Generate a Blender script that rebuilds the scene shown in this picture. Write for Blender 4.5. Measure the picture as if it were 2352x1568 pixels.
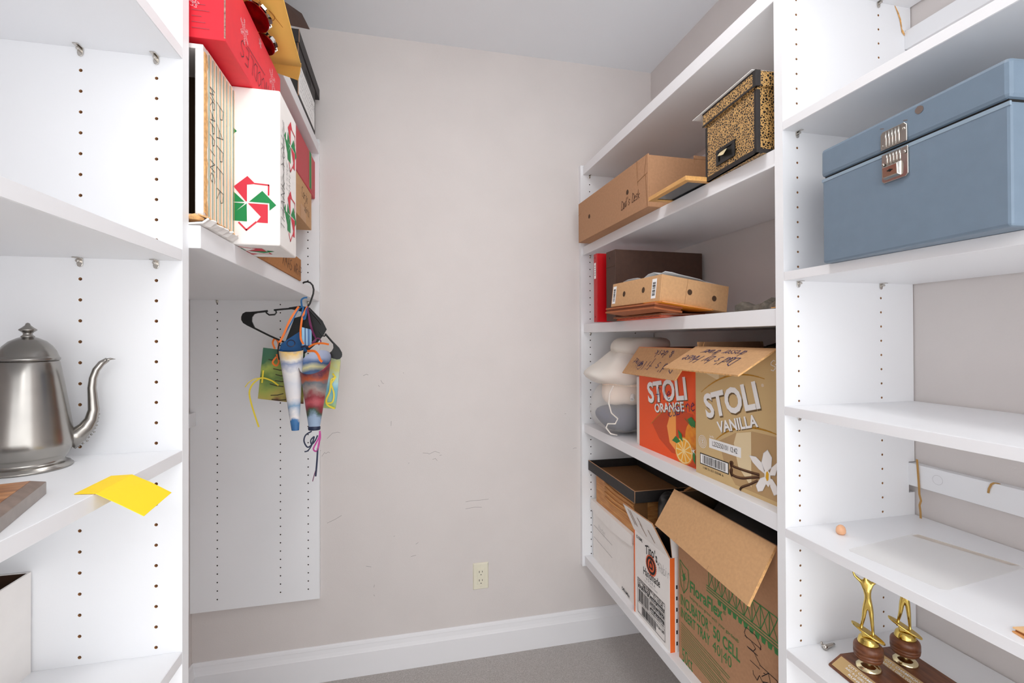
import bpy, bmesh, math, random
from mathutils import Vector, Matrix, Euler
random.seed(7)
PI = math.pi
scene = bpy.context.scene
for o in list(bpy.data.objects): bpy.data.objects.remove(o)
COL = scene.collection
# ------------------------------------------------------------------ camera
cam = bpy.data.cameras.new('camera'); camo = bpy.data.objects.new('camera', cam); COL.objects.link(camo)
cam.sensor_fit = 'HORIZONTAL'; cam.sensor_width = 36.0
cam.lens = 36.0 * 1086.97 / 2352.0
cam.shift_y = -13.53 / 2352.0
cam.clip_start = 0.02
_r = Vector((0.97453186, -0.22421572, -0.0038693)); _u = Vector((0.0023173, -0.00718466, 0.9999715)); _f = Vector((0.22423713, 0.97451305, 0.00648211))
camo.matrix_world = Matrix(((_r.x, _u.x, -_f.x, 0), (_r.y, _u.y, -_f.y, 0), (_r.z, _u.z, -_f.z, 0), (0, 0, 0, 1)))
scene.camera = camo
# ------------------------------------------------------------------ light
scene.view_settings.view_transform = 'Standard'; scene.view_settings.look = 'None'
scene.view_settings.gamma = 1.0; scene.view_settings.use_curve_mapping = False
scene.view_settings.exposure = 0.0
scene.cycles.diffuse_bounces = 14; scene.cycles.max_bounces = 18; scene.cycles.transparent_max_bounces = 16
world = bpy.data.worlds.new('hall_light'); scene.world = world; world.use_nodes = True
bg = world.node_tree.nodes['Background']; bg.inputs[0].default_value = (0.97, 0.98, 1.0, 1); bg.inputs[1].default_value = 3.25
def area(name, loc, target, sx, sy, power, color=(1, 1, 1)):
    l = bpy.data.lights.new(name, 'AREA'); l.shape = 'RECTANGLE'; l.size = sx; l.size_y = sy; l.energy = power; l.color = color
    o = bpy.data.objects.new(name, l); COL.objects.link(o); o.location = loc
    o.rotation_euler = (Vector(target) - Vector(loc)).to_track_quat('-Z', 'Y').to_euler()
    return o
area('hall_lamp', (0.18, -1.30, 0.72), (0.25, 1.9, -0.20), 0.40, 0.40, 3.0, (1.0, 0.99, 0.985))
area('added_overhead_fill', (0.22, 0.82, 1.22), (0.22, 0.82, -1.0), 0.30, 0.30, 6.8, (1.0, 0.99, 0.985))  # unseen overhead area light, added to brighten the walls and shelves

# ------------------------------------------------------------------ materials
def lin(c):
    if isinstance(c, str):
        c = [int(c[i:i+2], 16) for i in (0, 2, 4)]
    return tuple((x/255/12.92 if x/255 <= .04045 else ((x/255+.055)/1.055)**2.4) for x in c[:3]) + (1.0,)
MATS = {}
def mat(name, c, rough=.6, metal=0.0, noise=0.0, nscale=60.0, bump=0.0, bscale=200.0, c2=None, spec=.4, stretch=None, trans=0.0, detail=3.0, coat=0.0):
    if name in MATS: return MATS[name]
    m = bpy.data.materials.new(name); m.use_nodes = True; nt = m.node_tree; b = nt.nodes['Principled BSDF']
    b.inputs['Base Color'].default_value = lin(c); b.inputs['Roughness'].default_value = rough; b.inputs['Metallic'].default_value = metal
    b.inputs['Specular IOR Level'].default_value = spec
    if coat: b.inputs['Coat Weight'].default_value = coat
    tc = nt.nodes.new('ShaderNodeTexCoord'); src = tc.outputs['Object']
    if stretch:
        mp = nt.nodes.new('ShaderNodeMapping'); mp.inputs['Scale'].default_value = stretch; nt.links.new(src, mp.inputs[0]); src = mp.outputs[0]
    if noise or c2:
        n = nt.nodes.new('ShaderNodeTexNoise'); n.inputs['Scale'].default_value = nscale; n.inputs['Detail'].default_value = detail; nt.links.new(src, n.inputs['Vector'])
        r = nt.nodes.new('ShaderNodeValToRGB'); nt.links.new(n.outputs['Fac'], r.inputs[0])
        a = lin(c); d = lin(c2) if c2 else tuple(max(0, x*(1-noise)) for x in a[:3]) + (1,)
        e = a if c2 else tuple(min(1, x*(1+noise)) for x in a[:3]) + (1,)
        r.color_ramp.elements[0].position = .32; r.color_ramp.elements[1].position = .68
        r.color_ramp.elements[0].color = d; r.color_ramp.elements[1].color = e
        nt.links.new(r.outputs[0], b.inputs['Base Color'])
    if bump:
        n2 = nt.nodes.new('ShaderNodeTexNoise'); n2.inputs['Scale'].default_value = bscale; n2.inputs['Detail'].default_value = 4; nt.links.new(src, n2.inputs['Vector'])
        bp = nt.nodes.new('ShaderNodeBump'); bp.inputs['Strength'].default_value = bump; bp.inputs['Distance'].default_value = .003
        nt.links.new(n2.outputs['Fac'], bp.inputs['Height']); nt.links.new(bp.outputs[0], b.inputs['Normal'])
    if trans:
        t = nt.nodes.new('ShaderNodeBsdfTransparent'); mx = nt.nodes.new('ShaderNodeMixShader'); mx.inputs[0].default_value = trans
        nt.links.new(b.outputs[0], mx.inputs[1]); nt.links.new(t.outputs[0], mx.inputs[2]); nt.links.new(mx.outputs[0], nt.nodes['Material Output'].inputs[0])
    MATS[name] = m
    return m
def ramp_mat(name, stops, axis=2, scale=1.0, distort=0.6, nscale=14, rough=.5, off=0.0):
    """bands of colour along an object axis, pushed about by noise (painted paper)"""
    m = bpy.data.materials.new(name); m.use_nodes = True; nt = m.node_tree; b = nt.nodes['Principled BSDF']; b.inputs['Roughness'].default_value = rough
    tc = nt.nodes.new('ShaderNodeTexCoord'); sp = nt.nodes.new('ShaderNodeSeparateXYZ'); nt.links.new(tc.outputs['Object'], sp.inputs[0])
    n = nt.nodes.new('ShaderNodeTexNoise'); n.inputs['Scale'].default_value = nscale; n.inputs['Detail'].default_value = 5; nt.links.new(tc.outputs['Object'], n.inputs['Vector'])
    ma = nt.nodes.new('ShaderNodeMath'); ma.operation = 'MULTIPLY_ADD'; nt.links.new(n.outputs['Fac'], ma.inputs[0]); ma.inputs[1].default_value = distort
    mb = nt.nodes.new('ShaderNodeMath'); mb.operation = 'MULTIPLY'; nt.links.new(sp.outputs[axis], mb.inputs[0]); mb.inputs[1].default_value = scale
    mo_ = nt.nodes.new('ShaderNodeMath'); mo_.operation = 'ADD'; mo_.inputs[1].default_value = off - distort/2; nt.links.new(mb.outputs[0], mo_.inputs[0]); nt.links.new(mo_.outputs[0], ma.inputs[2])
    r = nt.nodes.new('ShaderNodeValToRGB'); nt.links.new(ma.outputs[0], r.inputs[0])
    el = r.color_ramp.elements
    while len(el) < len(stops): el.new(.5)
    for e, (p, c) in zip(el, stops): e.position = p; e.color = lin(c)
    nt.links.new(r.outputs[0], b.inputs['Base Color'])
    return m
WHITE = mat('white_laminate', 'eaebed', .38, bump=.02, bscale=400)
WHITE_EDGE = mat('white_edge', 'e6e6e8', .4)
CHIP = mat('chipboard', 'b98a5c', .9, noise=.25, nscale=300)
CHIPL = mat('chipboard_light', 'd8a566', .9, noise=.3, nscale=200)
WALL = mat('greige_wall_paint', 'd3cdca', .72, noise=.015, nscale=6, bump=.10, bscale=260)
CEIL = mat('ceiling_paint', 'eaeef2', .8, bump=.06, bscale=240)
DARKHOLE = mat('shaded_drill_hole', '33261d', .95)  # chipboard darkened for the far peg holes, their shade put into the colour
TRIM = mat('white_trim_paint', 'e6e6e8', .45)
CARPET = mat('grey_carpet', 'd8d3cf', .95, c2='aca6a1', nscale=420, bump=1.0, bscale=700, detail=6)
KRAFT = mat('kraft_board', 'b08563', .85, noise=.05, nscale=120, bump=.05, bscale=300)
KRAFTL = mat('kraft_board_light', 'c79c70', .85, noise=.05, nscale=120, bump=.05, bscale=300)
KRAFTD = mat('kraft_board_dark', '8a6038', .88, noise=.06, nscale=100)
KRAFTE = mat('torn_board_edge', 'd9a870', .95, noise=.2, nscale=150, bump=.4, bscale=300)
INSIDE = mat('shaded_box_inside', '4a3524', .9)  # shade inside cartons and hand holes, put into the board colour
DKBROWN = mat('dark_brown_board', '4b342a', .7, noise=.08, nscale=60)
WBOARD = mat('white_board', 'eeeae6', .6, noise=.015, nscale=30)
WPAPER = mat('white_paper', 'efefee', .7)
BLACK = mat('black_board', '2b2726', .6, noise=.1, nscale=80)
BLACKP = mat('black_plastic', '141414', .35)
BLACKL = mat('black_leather', '0d0d0e', .35, bump=.15, bscale=160)
INK = mat('black_ink', '1d1a1b', .7)
INKBLUE = mat('blue_pen_ink', '1d2b62', .7)
INKGREY = mat('pencil_grey', '8d8c8c', .8)
INKBROWN = mat('brown_marker_ink', '4a2a1a', .7)
GREENINK = mat('green_print', '3c7d43', .7)
RED = mat('red_board', 'e02535', .5, noise=.03, nscale=60)
REDDK = mat('red_plastic_binder', 'b3000d', .42)
PRINTRED = mat('red_print', 'cf2f41', .6)
PRINTGREEN = mat('green_print_dark', '0f8243', .6)
PINKLINE = mat('pale_snowflake_print', 'f6b3b8', .6)
ORANGE = mat('orange_print', 'ef5516', .5)
TAN = mat('vanilla_tan_print', 'cfb27f', .5)
TANL = mat('vanilla_light_print', 'e3cfa6', .5)
GOLD = mat('gold_print', 'b98420', .35, metal=.3)
GOLDM = mat('gold_plate_metal', 'd9bb66', .12, metal=1.0)
SILVER = mat('polished_nickel', 'c9c4bd', .18, metal=1.0)
CHROME = mat('foil_silver', 'e6e6e6', .12, metal=1.0)
PEWTER = mat('worn_pewter', 'a9a59f', .24, metal=1.0, c2='8d8a86', nscale=9, bump=.02, bscale=40)
BLUEM = mat('blue_grey_enamel', '6e7f8f', .42, noise=.03, nscale=40, bump=.03, bscale=500)
WOODL = mat('pale_frame_wood', 'd3a060', .5, noise=.1, nscale=30, stretch=(1, 6, 6))
WALNUT = mat('walnut_wood', '7a4a2e', .35, c2='5b3320', nscale=25, stretch=(6, 1, 6))
PLAQUE = mat('plaque_wood', 'b98254', .4, c2='8a5a3a', nscale=14, stretch=(8, 1.5, 4))
PLAQUE_EDGE = mat('plaque_side_reflection', '8f8680', .4, noise=.08, nscale=60)  # grey of the plaque's side: a pale reflection put into the colour
YELLOW = mat('yellow_note_paper', 'ffd91f', .7)
MANILA = mat('manila_envelope', 'ffca66', .7, noise=.04, nscale=12)
PORCELAIN = mat('pale_blue_porcelain', 'dfe6ee', .25)
STONE = mat('rough_stone', '6f655b', .9, c2='4a463f', nscale=60, bump=.8, bscale=90)
PEACH = mat('peach_stone', 'e6b088', .25, noise=.08, nscale=40)
IVORY = mat('ivory_plastic', 'e0dcc8', .35)
SLOT = mat('outlet_slot', '15120f', .7)
RUBBER = mat('rubber_band', 'b48a4e', .7)
CREAM = mat('cream_cloth', 'ead8c8', .85, noise=.05, nscale=40, bump=.3, bscale=60)
NAVY = mat('navy_cloth', '26365a', .85, noise=.1, nscale=30, bump=.3, bscale=50)
MESHBAG = mat('white_mesh_fabric', 'efece6', .8, trans=.74)
CORD = mat('white_cord', 'efe9e0', .8)
ORIB = mat('orange_ribbon', 'f0792a', .45)
BRIB = mat('blue_ribbon', '1f5c8e', .45)
PRIB = mat('purple_ribbon', '6a2350', .45)
MRIB = mat('magenta_ribbon', 'b8408e', .4)
NRIB = mat('navy_ribbon', '232a44', .5)
YRIB = mat('yellow_ribbon', 'e6cf3c', .5)
SHEET = mat('clear_shelf_sheet', 'f2f0ec', .35, trans=.78)
STAIN = mat('tan_stain', 'e6d6c2', .6, trans=.75)
SCUFF = mat('grey_scuff', '8f8987', .9, trans=.4)
ACCORD = mat('rust_wallet', 'a4603a', .75, noise=.06, nscale=40)
ORFOLD = mat('orange_folder', 'd9572b', .7)
AMBER = mat('amber_envelope', 'ec9a24', .7)
WOODPRINT = mat('wood_grain_print', 'd39a5c', .55, c2='b4753c', nscale=9, stretch=(1.2, 3, 16))
TANLEATHER = mat('tan_leather', 'd9a066', .6, noise=.08, nscale=60)
TEAL = mat('grey_green_glass', '8b948c', .15)
REDFOIL = mat('red_foil', 'b5161f', .2, metal=.85, c2='5a1a1a', nscale=40)
GLASSD = mat('dark_glass', '2d2f31', .08)
def leopard():
    m = bpy.data.materials.new('gold_marbled_black'); m.use_nodes = True; nt = m.node_tree; b = nt.nodes['Principled BSDF']; b.inputs['Roughness'].default_value = .4
    tc = nt.nodes.new('ShaderNodeTexCoord'); n = nt.nodes.new('ShaderNodeTexNoise'); n.inputs['Scale'].default_value = 90; nt.links.new(tc.outputs['Object'], n.inputs['Vector'])
    ad = nt.nodes.new('ShaderNodeVectorMath'); ad.operation = 'MULTIPLY_ADD'; nt.links.new(n.outputs['Color'], ad.inputs[0]); ad.inputs[1].default_value = (.007, .007, .007); nt.links.new(tc.outputs['Object'], ad.inputs[2])
    v = nt.nodes.new('ShaderNodeTexVoronoi'); v.feature = 'DISTANCE_TO_EDGE'; v.inputs['Scale'].default_value = 165; nt.links.new(ad.outputs[0], v.inputs['Vector'])
    r = nt.nodes.new('ShaderNodeValToRGB'); nt.links.new(v.outputs['Distance'], r.inputs[0])
    r.color_ramp.elements[0].position = .09; r.color_ramp.elements[0].color = lin('c39a5e'); r.color_ramp.elements[1].position = .17; r.color_ramp.elements[1].color = lin('1b130e')
    nt.links.new(r.outputs[0], b.inputs['Base Color'])
    return m
LEOPARD = leopard()
CONE1 = ramp_mat('watercolour_pale', [(0, '2b5f93'), (.12, '3f77ad'), (.16, 'e9e4e2'), (.28, '7fa3c4'), (.4, 'e6e2e2'), (.55, 'd6d8df'), (.68, 'e9e6e4'), (.78, '8f9cbc'), (.85, 'ece4d6'), (.93, 'f0c877'), (1, '7d86a6')], 2, 3.45, .34, 20, off=.02)
CONE2 = ramp_mat('watercolour_crimson', [(0, '9db2cb'), (.18, '93a7c1'), (.24, '37523d'), (.3, '7d2a33'), (.42, 'b4525a'), (.5, '8b3039'), (.58, '9a8a83'), (.68, '5e6a73'), (.75, 'b4552f'), (.84, '57283a'), (.92, 'b23b4c'), (1, '7a1f35')], 2, 4.3, .40, 20, off=.03)
CONEIN = ramp_mat('watercolour_blue_inside', [(0, '6f93b5'), (.3, '46648f'), (.45, 'd8cf9a'), (.6, '3d5d8c'), (.8, 'aab4cf'), (1, 'b4bcd4')], 2, 11, .45, 12, off=-1.75)
GCARD = ramp_mat('painted_green_card', [(0, '6d3a2a'), (.12, 'a89a4a'), (.3, '8f9a45'), (.45, '5f7a3a'), (.6, '9aa84e'), (.75, '3d6a48'), (1, '386a55')], 2, 4.8, .55, 16, off=1.08)
BCARD = ramp_mat('painted_blue_card', [(0, '9fb86a'), (.3, '6fb0c8'), (.5, 'a8d0d8'), (.7, 'c8c878'), (1, '86b9c9')], 2, 5.2, .7, 18, off=1.25)
STRIPETAG = ramp_mat('blue_striped_tag', [(0, '7fb2d6'), (.3, '9cc6e2'), (.4, '1e3f78'), (.55, 'aacde4'), (.7, '2b5a98'), (1, '9cc6e2')], 0, 30, .15, 10, off=1.2)

# ------------------------------------------------------------------ mesh helpers
class MB:
    def __init__(s): s.v = []; s.f = []; s.m = []
    def add(s, vs, fs, mi=0):
        b = len(s.v); s.v += [tuple(p) for p in vs]
        for f in fs: s.f.append([i+b for i in f]); s.m.append(mi)
        return s
    def box(s, x0, y0, z0, x1, y1, z1, mi=0):
        return s.add([(x0,y0,z0),(x1,y0,z0),(x1,y1,z0),(x0,y1,z0),(x0,y0,z1),(x1,y0,z1),(x1,y1,z1),(x0,y1,z1)],
                     [(0,3,2,1),(4,5,6,7),(0,1,5,4),(1,2,6,5),(2,3,7,6),(3,0,4,7)], mi)
    def poly(s, pts, mi=0): return s.add(pts, [list(range(len(pts)))], mi)
    def hexa(s, p, mi=0): return s.add(p, [(0,3,2,1),(4,5,6,7),(0,1,5,4),(1,2,6,5),(2,3,7,6),(3,0,4,7)], mi)
    def prism(s, pts, fn, a, b, mi=0):
        n = len(pts); vs = [fn(p, a) for p in pts] + [fn(p, b) for p in pts]
        fs = [list(range(n))[::-1], list(range(n, 2*n))] + [(i, (i+1) % n, n+(i+1) % n, n+i) for i in range(n)]
        return s.add(vs, fs, mi)
    def lathe(s, prof, seg=32, c=(0,0,0), mi=0, sx=1, sy=1, cap=True):
        vs = []; fs = []; n = len(prof)
        for r, z in prof:
            for k in range(seg):
                a = 2*PI*k/seg; vs.append((c[0]+r*sx*math.cos(a), c[1]+r*sy*math.sin(a), c[2]+z))
        for i in range(n-1):
            for k in range(seg):
                q = (k+1) % seg; fs.append((i*seg+k, i*seg+q, (i+1)*seg+q, (i+1)*seg+k))
        if cap:
            fs.append(list(range(seg))[::-1]); fs.append(list(range((n-1)*seg, n*seg)))
        return s.add(vs, fs, mi)
    def tube(s, path, r, seg=8, mi=0, cap=True, flat=1.0):
        path = [Vector(p) for p in path]; n = len(path); rs = r if isinstance(r, (list, tuple)) else [r]*n
        vs = []; fs = []; t0 = (path[1]-path[0]).normalized(); ref = Vector((0,0,1)) if abs(t0.z) < .9 else Vector((1,0,0))
        u = t0.cross(ref).normalized()
        for i, p in enumerate(path):
            t = (path[min(i+1, n-1)]-path[max(i-1, 0)]).normalized(); u = (u - t*u.dot(t)).normalized(); w = t.cross(u)
            for k in range(seg):
                a = 2*PI*k/seg; vs.append(p + (u*math.cos(a) + w*math.sin(a)*flat)*rs[i])
        for i in range(n-1):
            for k in range(seg):
                q = (k+1) % seg; fs.append((i*seg+k, i*seg+q, (i+1)*seg+q, (i+1)*seg+k))
        if cap: fs += [list(range(seg))[::-1], list(range((n-1)*seg, n*seg))]
        return s.add(vs, fs, mi)
    def ribbon(s, path, w, side, mi=0, th=.0006):
        """flat strip of width w along path; side = direction across (or list)"""
        path = [Vector(p) for p in path]; n = len(path); vs = []
        for i, p in enumerate(path):
            d = Vector(side[i] if isinstance(side, list) else side).normalized()*w/2
            t = (path[min(i+1, n-1)]-path[max(i-1, 0)]).normalized(); nn = t.cross(d).normalized()*th/2
            vs += [p-d-nn, p+d-nn, p+d+nn, p-d+nn]
        fs = [(0,1,2,3), (4*n-1, 4*n-2, 4*n-3, 4*n-4)]
        for i in range(n-1):
            a = 4*i; b = a+4
            for k in range(4): fs.append((a+k, b+k, b+(k+1) % 4, a+(k+1) % 4))
        return s.add(vs, fs, mi)
    def build(s, name, mats, parent=None, smooth=False, bevel=0.0, recalc=True, solid=0.0, sub=0):
        me = bpy.data.meshes.new(name); me.from_pydata([tuple(v) for v in s.v], [], s.f)
        if not isinstance(mats, (list, tuple)): mats = [mats]
        for m in mats: me.materials.append(m)
        me.polygons.foreach_set('material_index', s.m)
        if recalc:
            bm = bmesh.new(); bm.from_mesh(me); bmesh.ops.recalc_face_normals(bm, faces=bm.faces); bm.to_mesh(me); bm.free()
        if smooth: me.polygons.foreach_set('use_smooth', [True]*len(me.polygons))
        me.update()
        o = bpy.data.objects.new(name, me); COL.objects.link(o)
        if parent: o.parent = parent
        if solid:
            md = o.modifiers.new('solid', 'SOLIDIFY'); md.thickness = solid; md.offset = 0
        if sub:
            md = o.modifiers.new('sub', 'SUBSURF'); md.levels = sub; md.render_levels = sub
        if bevel:
            md = o.modifiers.new('bevel', 'BEVEL'); md.width = bevel; md.segments = 2; md.limit_method = 'ANGLE'; md.angle_limit = math.radians(50)
        return o
def tag(o, label, cat, group=None):
    o['label'] = label; o['category'] = cat
    if group: o['group'] = group
    return o
def thing(name, label, cat, loc=(0,0,0), rz=0.0, group=None, rot=None):
    o = bpy.data.objects.new(name, None); COL.objects.link(o); o.location = loc
    o.rotation_euler = rot if rot else (0, 0, rz); o.empty_display_size = .05
    return tag(o, label, cat, group)
def struct(o): o['kind'] = 'structure'; return o
def copy_tree(o, parent=None):
    c = o.copy(); COL.objects.link(c)
    if parent: c.parent = parent
    for ch in list(o.children): copy_tree(ch, c)
    return c
# printing on a flat face: a frame maps (u right, v up, e out) to local coordinates
def FRONT(u, v, e=.0006): return (u, -e, v)
def SIDE(w): return lambda u, v, e=.0006: (w+e, u, v)
def TOPF(h): return lambda u, v, e=.0006: (u, v, h+e)
def plane_frame(o, a, b):
    o = Vector(o); a = Vector(a).normalized(); b = Vector(b); b = (b - a*b.dot(a)).normalized(); n = a.cross(b)
    return lambda u, v, e=.0006: tuple(o + a*u + b*v + n*e)
_tc = {}
def text_geo(s, bold=0.0):
    key = (s, bold)
    if key in _tc: return _tc[key]
    cu = bpy.data.curves.new('t', 'FONT'); cu.body = s; cu.size = 1; cu.offset = bold; cu.resolution_u = 3; cu.fill_mode = 'FRONT'
    ob = bpy.data.objects.new('t', cu); COL.objects.link(ob)
    bpy.context.view_layer.update()
    dg = bpy.context.evaluated_depsgraph_get(); me = bpy.data.meshes.new_from_object(ob.evaluated_get(dg), depsgraph=dg)
    vs = [(v.co.x, v.co.y) for v in me.vertices]; fs = [list(p.vertices) for p in me.polygons]
    bpy.data.objects.remove(ob); bpy.data.curves.remove(cu); bpy.data.meshes.remove(me)
    w = max([v[0] for v in vs] + [.1]); _tc[key] = (vs, fs, w)
    return _tc[key]
CAP = .70
def put_text(mb, fr, s, u, v, width, cap, ang=0.0, bold=0.0, mi=0, e=.0006, shear=0.0):
    """text with its baseline starting at (u,v), scaled to a width and a cap height"""
    vs, fs, w = text_geo(s, bold); sx = width/w; sy = cap/CAP; ca, sa = math.cos(ang), math.sin(ang); P = []
    for x, y in vs:
        x2 = x*sx + y*sy*shear; y2 = y*sy; P.append(fr(u + x2*ca - y2*sa, v + x2*sa + y2*ca, e))
    mb.add(P, fs, mi)
def put_poly(mb, fr, pts, mi=0, e=.0006): mb.poly([fr(p[0], p[1], e) for p in pts], mi)
def put_rect(mb, fr, u0, v0, u1, v1, mi=0, e=.0006): put_poly(mb, fr, [(u0,v0),(u1,v0),(u1,v1),(u0,v1)], mi, e)
def put_line(mb, fr, pts, w, mi=0, e=.0007):
    for (a, b), (c, d) in zip(pts, pts[1:]):
        L = math.hypot(c-a, d-b)
        if L < 1e-6: continue
        nx, ny = -(d-b)/L*w/2, (c-a)/L*w/2; ex, ey = (c-a)/L*w*.3, (d-b)/L*w*.3
        put_poly(mb, fr, [(a+nx-ex,b+ny-ey),(a-nx-ex,b-ny-ey),(c-nx+ex,d-ny+ey),(c+nx+ex,d+ny+ey)], mi, e)
def put_disc(mb, fr, u, v, ru, rv, mi=0, e=.0006, n=20, ang=0.0):
    ca, sa = math.cos(ang), math.sin(ang)
    put_poly(mb, fr, [(u+ru*math.cos(2*PI*k/n)*ca-rv*math.sin(2*PI*k/n)*sa, v+ru*math.cos(2*PI*k/n)*sa+rv*math.sin(2*PI*k/n)*ca) for k in range(n)], mi, e)
# single-stroke pen letters, grid 0..6 wide, 0..a tall (n = below the line)
PEN = {'A':'00-3a-60|14-54','B':'00-0a-49-46-05-54-51-00','C':'59-3a-08-02-30-51','D':'00-0a-48-63-40-00','E':'5a-0a-00-50|05-45','F':'5a-0a-00|05-45','G':'59-3a-07-02-30-52-55-35','H':'00-0a|60-6a|05-65','I':'20-2a','J':'4a-42-20-02','K':'00-0a|5a-05-50','L':'0a-00-50','M':'00-1a-33-5a-60','N':'00-0a-50-5a','O':'3a-07-03-30-63-67-3a','P':'00-0a-49-56-45-05','R':'00-0a-49-56-45-05-50','S':'59-3a-08-06-54-52-30-01','T':'0a-6a|3a-30','U':'0a-02-30-52-5a','V':'0a-30-6a','W':'0a-10-37-50-6a','X':'0a-60|6a-00','Y':'0a-35-6a|35-30',
'a':'46-26-03-10-30-45-41-50','b':'0a-00-30-43-36-05','c':'45-26-03-10-40','d':'46-16-02-20-43-4a-40','e':'03-44-26-04-02-20-41','f':'49-3a-2n|05-45','g':'46-16-03-20-46-4n-1n','h':'0a-00|04-26-44-40','i':'16-10|18-19','j':'36-3n-0n','k':'0a-00|45-03-40','l':'1a-10-20','m':'06-00|04-16-24-20|24-46-54-50','n':'06-00|04-26-44-40','o':'26-03-20-43-26','p':'06-0n|05-36-43-30-01','r':'06-00|04-36-46','s':'45-26-04-32-20-00','t':'29-20-40|06-46','u':'06-02-20-44|46-40','v':'06-20-46','w':'06-10-34-50-66','y':'06-21|46-0n',"'":'2a-28','&':'50-07-29-46-03-20-53','.':'00-01'}
def put_pen(mb, fr, s, u, v, h, w=.0016, ang=0.0, slant=.12, adv=.72, mi=0, e=.0008, xs=1.0, jit=.04):
    ca, sa = math.cos(ang), math.sin(ang); x0 = 0.0; rnd = random.Random(hash(len(s))*13+int(u*1000))
    for ch in s:
        if ch == ' ': x0 += .55*h*xs; continue
        g = PEN.get(ch)
        if not g: continue
        dy = rnd.uniform(-jit, jit)*h
        for st in g.split('|'):
            pts = []
            for q in st.split('-'):
                gx = int(q[0])/10.0; gy = -.35 if q[1] == 'n' else int(q[1], 16)/10.0
                gx += rnd.uniform(-jit, jit)*.6; gy += rnd.uniform(-jit, jit)*.6
                X = x0 + (gx*xs + gy*slant)*h; Y = gy*h + dy
                pts.append((u + X*ca - Y*sa, v + X*sa + Y*ca))
            put_line(mb, fr, pts, w, mi, e)
        x0 += adv*h*xs
def barcode(mb, fr, u0, v0, u1, v1, mi=0, n=26, e=.0009, seed=1, vertical=False):
    rnd = random.Random(seed); L = (v1-v0) if vertical else (u1-u0); x = 0.0
    ws = [rnd.choice((1, 1, 2, 3)) for _ in range(2*n)]; t = sum(ws); x = 0
    for i, w in enumerate(ws):
        if i % 2 == 0:
            a = x/t*L; b = (x+w)/t*L
            if vertical: put_rect(mb, fr, u0, v0+a, u1, v0+b, mi, e)
            else: put_rect(mb, fr, u0+a, v0, u0+b, v1, mi, e)
        x += w
# ------------------------------------------------------------------ measured levels
XL, XLF, XRN, XRF = -.3437, -.3264, .7934, .7951
YP, YQ, YB, YW = .8552, .8779, 2.0109, 2.0321
XWL, XWR, ZF, ZC = -.784, 1.148, -1.3655, 1.2575
# ------------------------------------------------------------------ room shell
y0 = -1.05
struct(MB().box(XWL-.1, y0, ZF-.08, XWR+.1, YW+.1, ZF).build('floor', CARPET))
struct(MB().box(XWL-.1, y0, ZC, XWR+.1, YW+.1, ZC+.08).build('ceiling', CEIL))
struct(MB().box(XWL-.1, YW, ZF, XWR+.1, YW+.1, ZC).build('wall_back', WALL))
struct(MB().box(XWL-.1, y0, ZF, XWL, YW, ZC).build('wall_left', WALL))
struct(MB().box(XWR, y0, ZF, XWR+.1, YW, ZC).build('wall_right', WALL))
wall_back = bpy.data.objects['wall_back']
def baseboard(name, fn, a, b):
    prof = [(0, 0), (.016, 0), (.016, .094), (.0145, .097), (.011, .108), (.0085, .122), (.0085, .126), (.0065, .134), (.003, .138), (0, .138)]
    m = MB(); m.prism(prof, fn, a, b); return struct(m.build(name, TRIM))
baseboard('baseboard_back', lambda p, t: (t, YW-p[0], ZF+p[1]), XWL, XWR)
baseboard('baseboard_left', lambda p, t: (XWL+p[0], t, ZF+p[1]), y0, YW)
baseboard('baseboard_right', lambda p, t: (XWR-p[0], t, ZF+p[1]), y0, YW)
# faint scuffs on the back wall
sm = MB(); wf = lambda u, v, e=.0004: (u, YW-e, v)
for (u, v, pts) in [(-.16,-.15,[(0,0),(.012,.006),(.02,.003)]),(-.09,-.17,[(0,0),(.006,-.012),(.012,-.014)]),(-.10,-.19,[(0,0),(.004,-.006)]),(.0,-.14,[(0,0),(.002,-.003)]),(-.30,-.40,[(0,0),(.02,.02),(.04,.024),(.05,.021)]),(-.32,-.47,[(0,0),(.01,.014),(.016,.01),(.024,.016),(.03,.012)]),(-.34,-.45,[(0,0),(.01,-.004),(.016,.004)]),(-.38,-.50,[(0,0),(.006,.001)]),(.08,-.48,[(0,0),(.02,-.002),(.026,-.006),(.05,.004),(.07,-.004)]),(.12,-.51,[(0,0),(.012,.004),(.02,-.006)]),(.15,-.495,[(0,0),(.008,.002)]),(.02,-.52,[(0,0),(.004,.002)]),(-.30,-.74,[(0,0),(.03,.012),(.055,.026)]),(.26,-.70,[(0,0),(.03,.003),(.06,.002),(.1,.004)]),(.26,-.73,[(0,0),(.04,.004),(.07,.001)]),(-.04,-.82,[(0,0),(.004,.003)]),(.05,-.86,[(0,0),(.01,.006)]),(.03,-.91,[(0,0),(.02,.004)]),(-.15,-.93,[(0,0),(.02,-.005)]),(-.12,-1.02,[(0,0),(.003,.01)]),(.75,-.50,[(0,0),(.006,.004),(.016,.003)]),(-.12,-1.05,[(0,0),(.003,-.006)]),(-.05,-.36,[(0,0),(.001,.02)]),(.71,-.34,[(0,0),(.006,.001)])]:
    put_line(sm, wf, [(u+a, v+b) for a, b in pts], .0011)
o = sm.build('scuff_marks', SCUFF, wall_back, recalc=False); o['kind'] = 'stuff'
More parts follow.
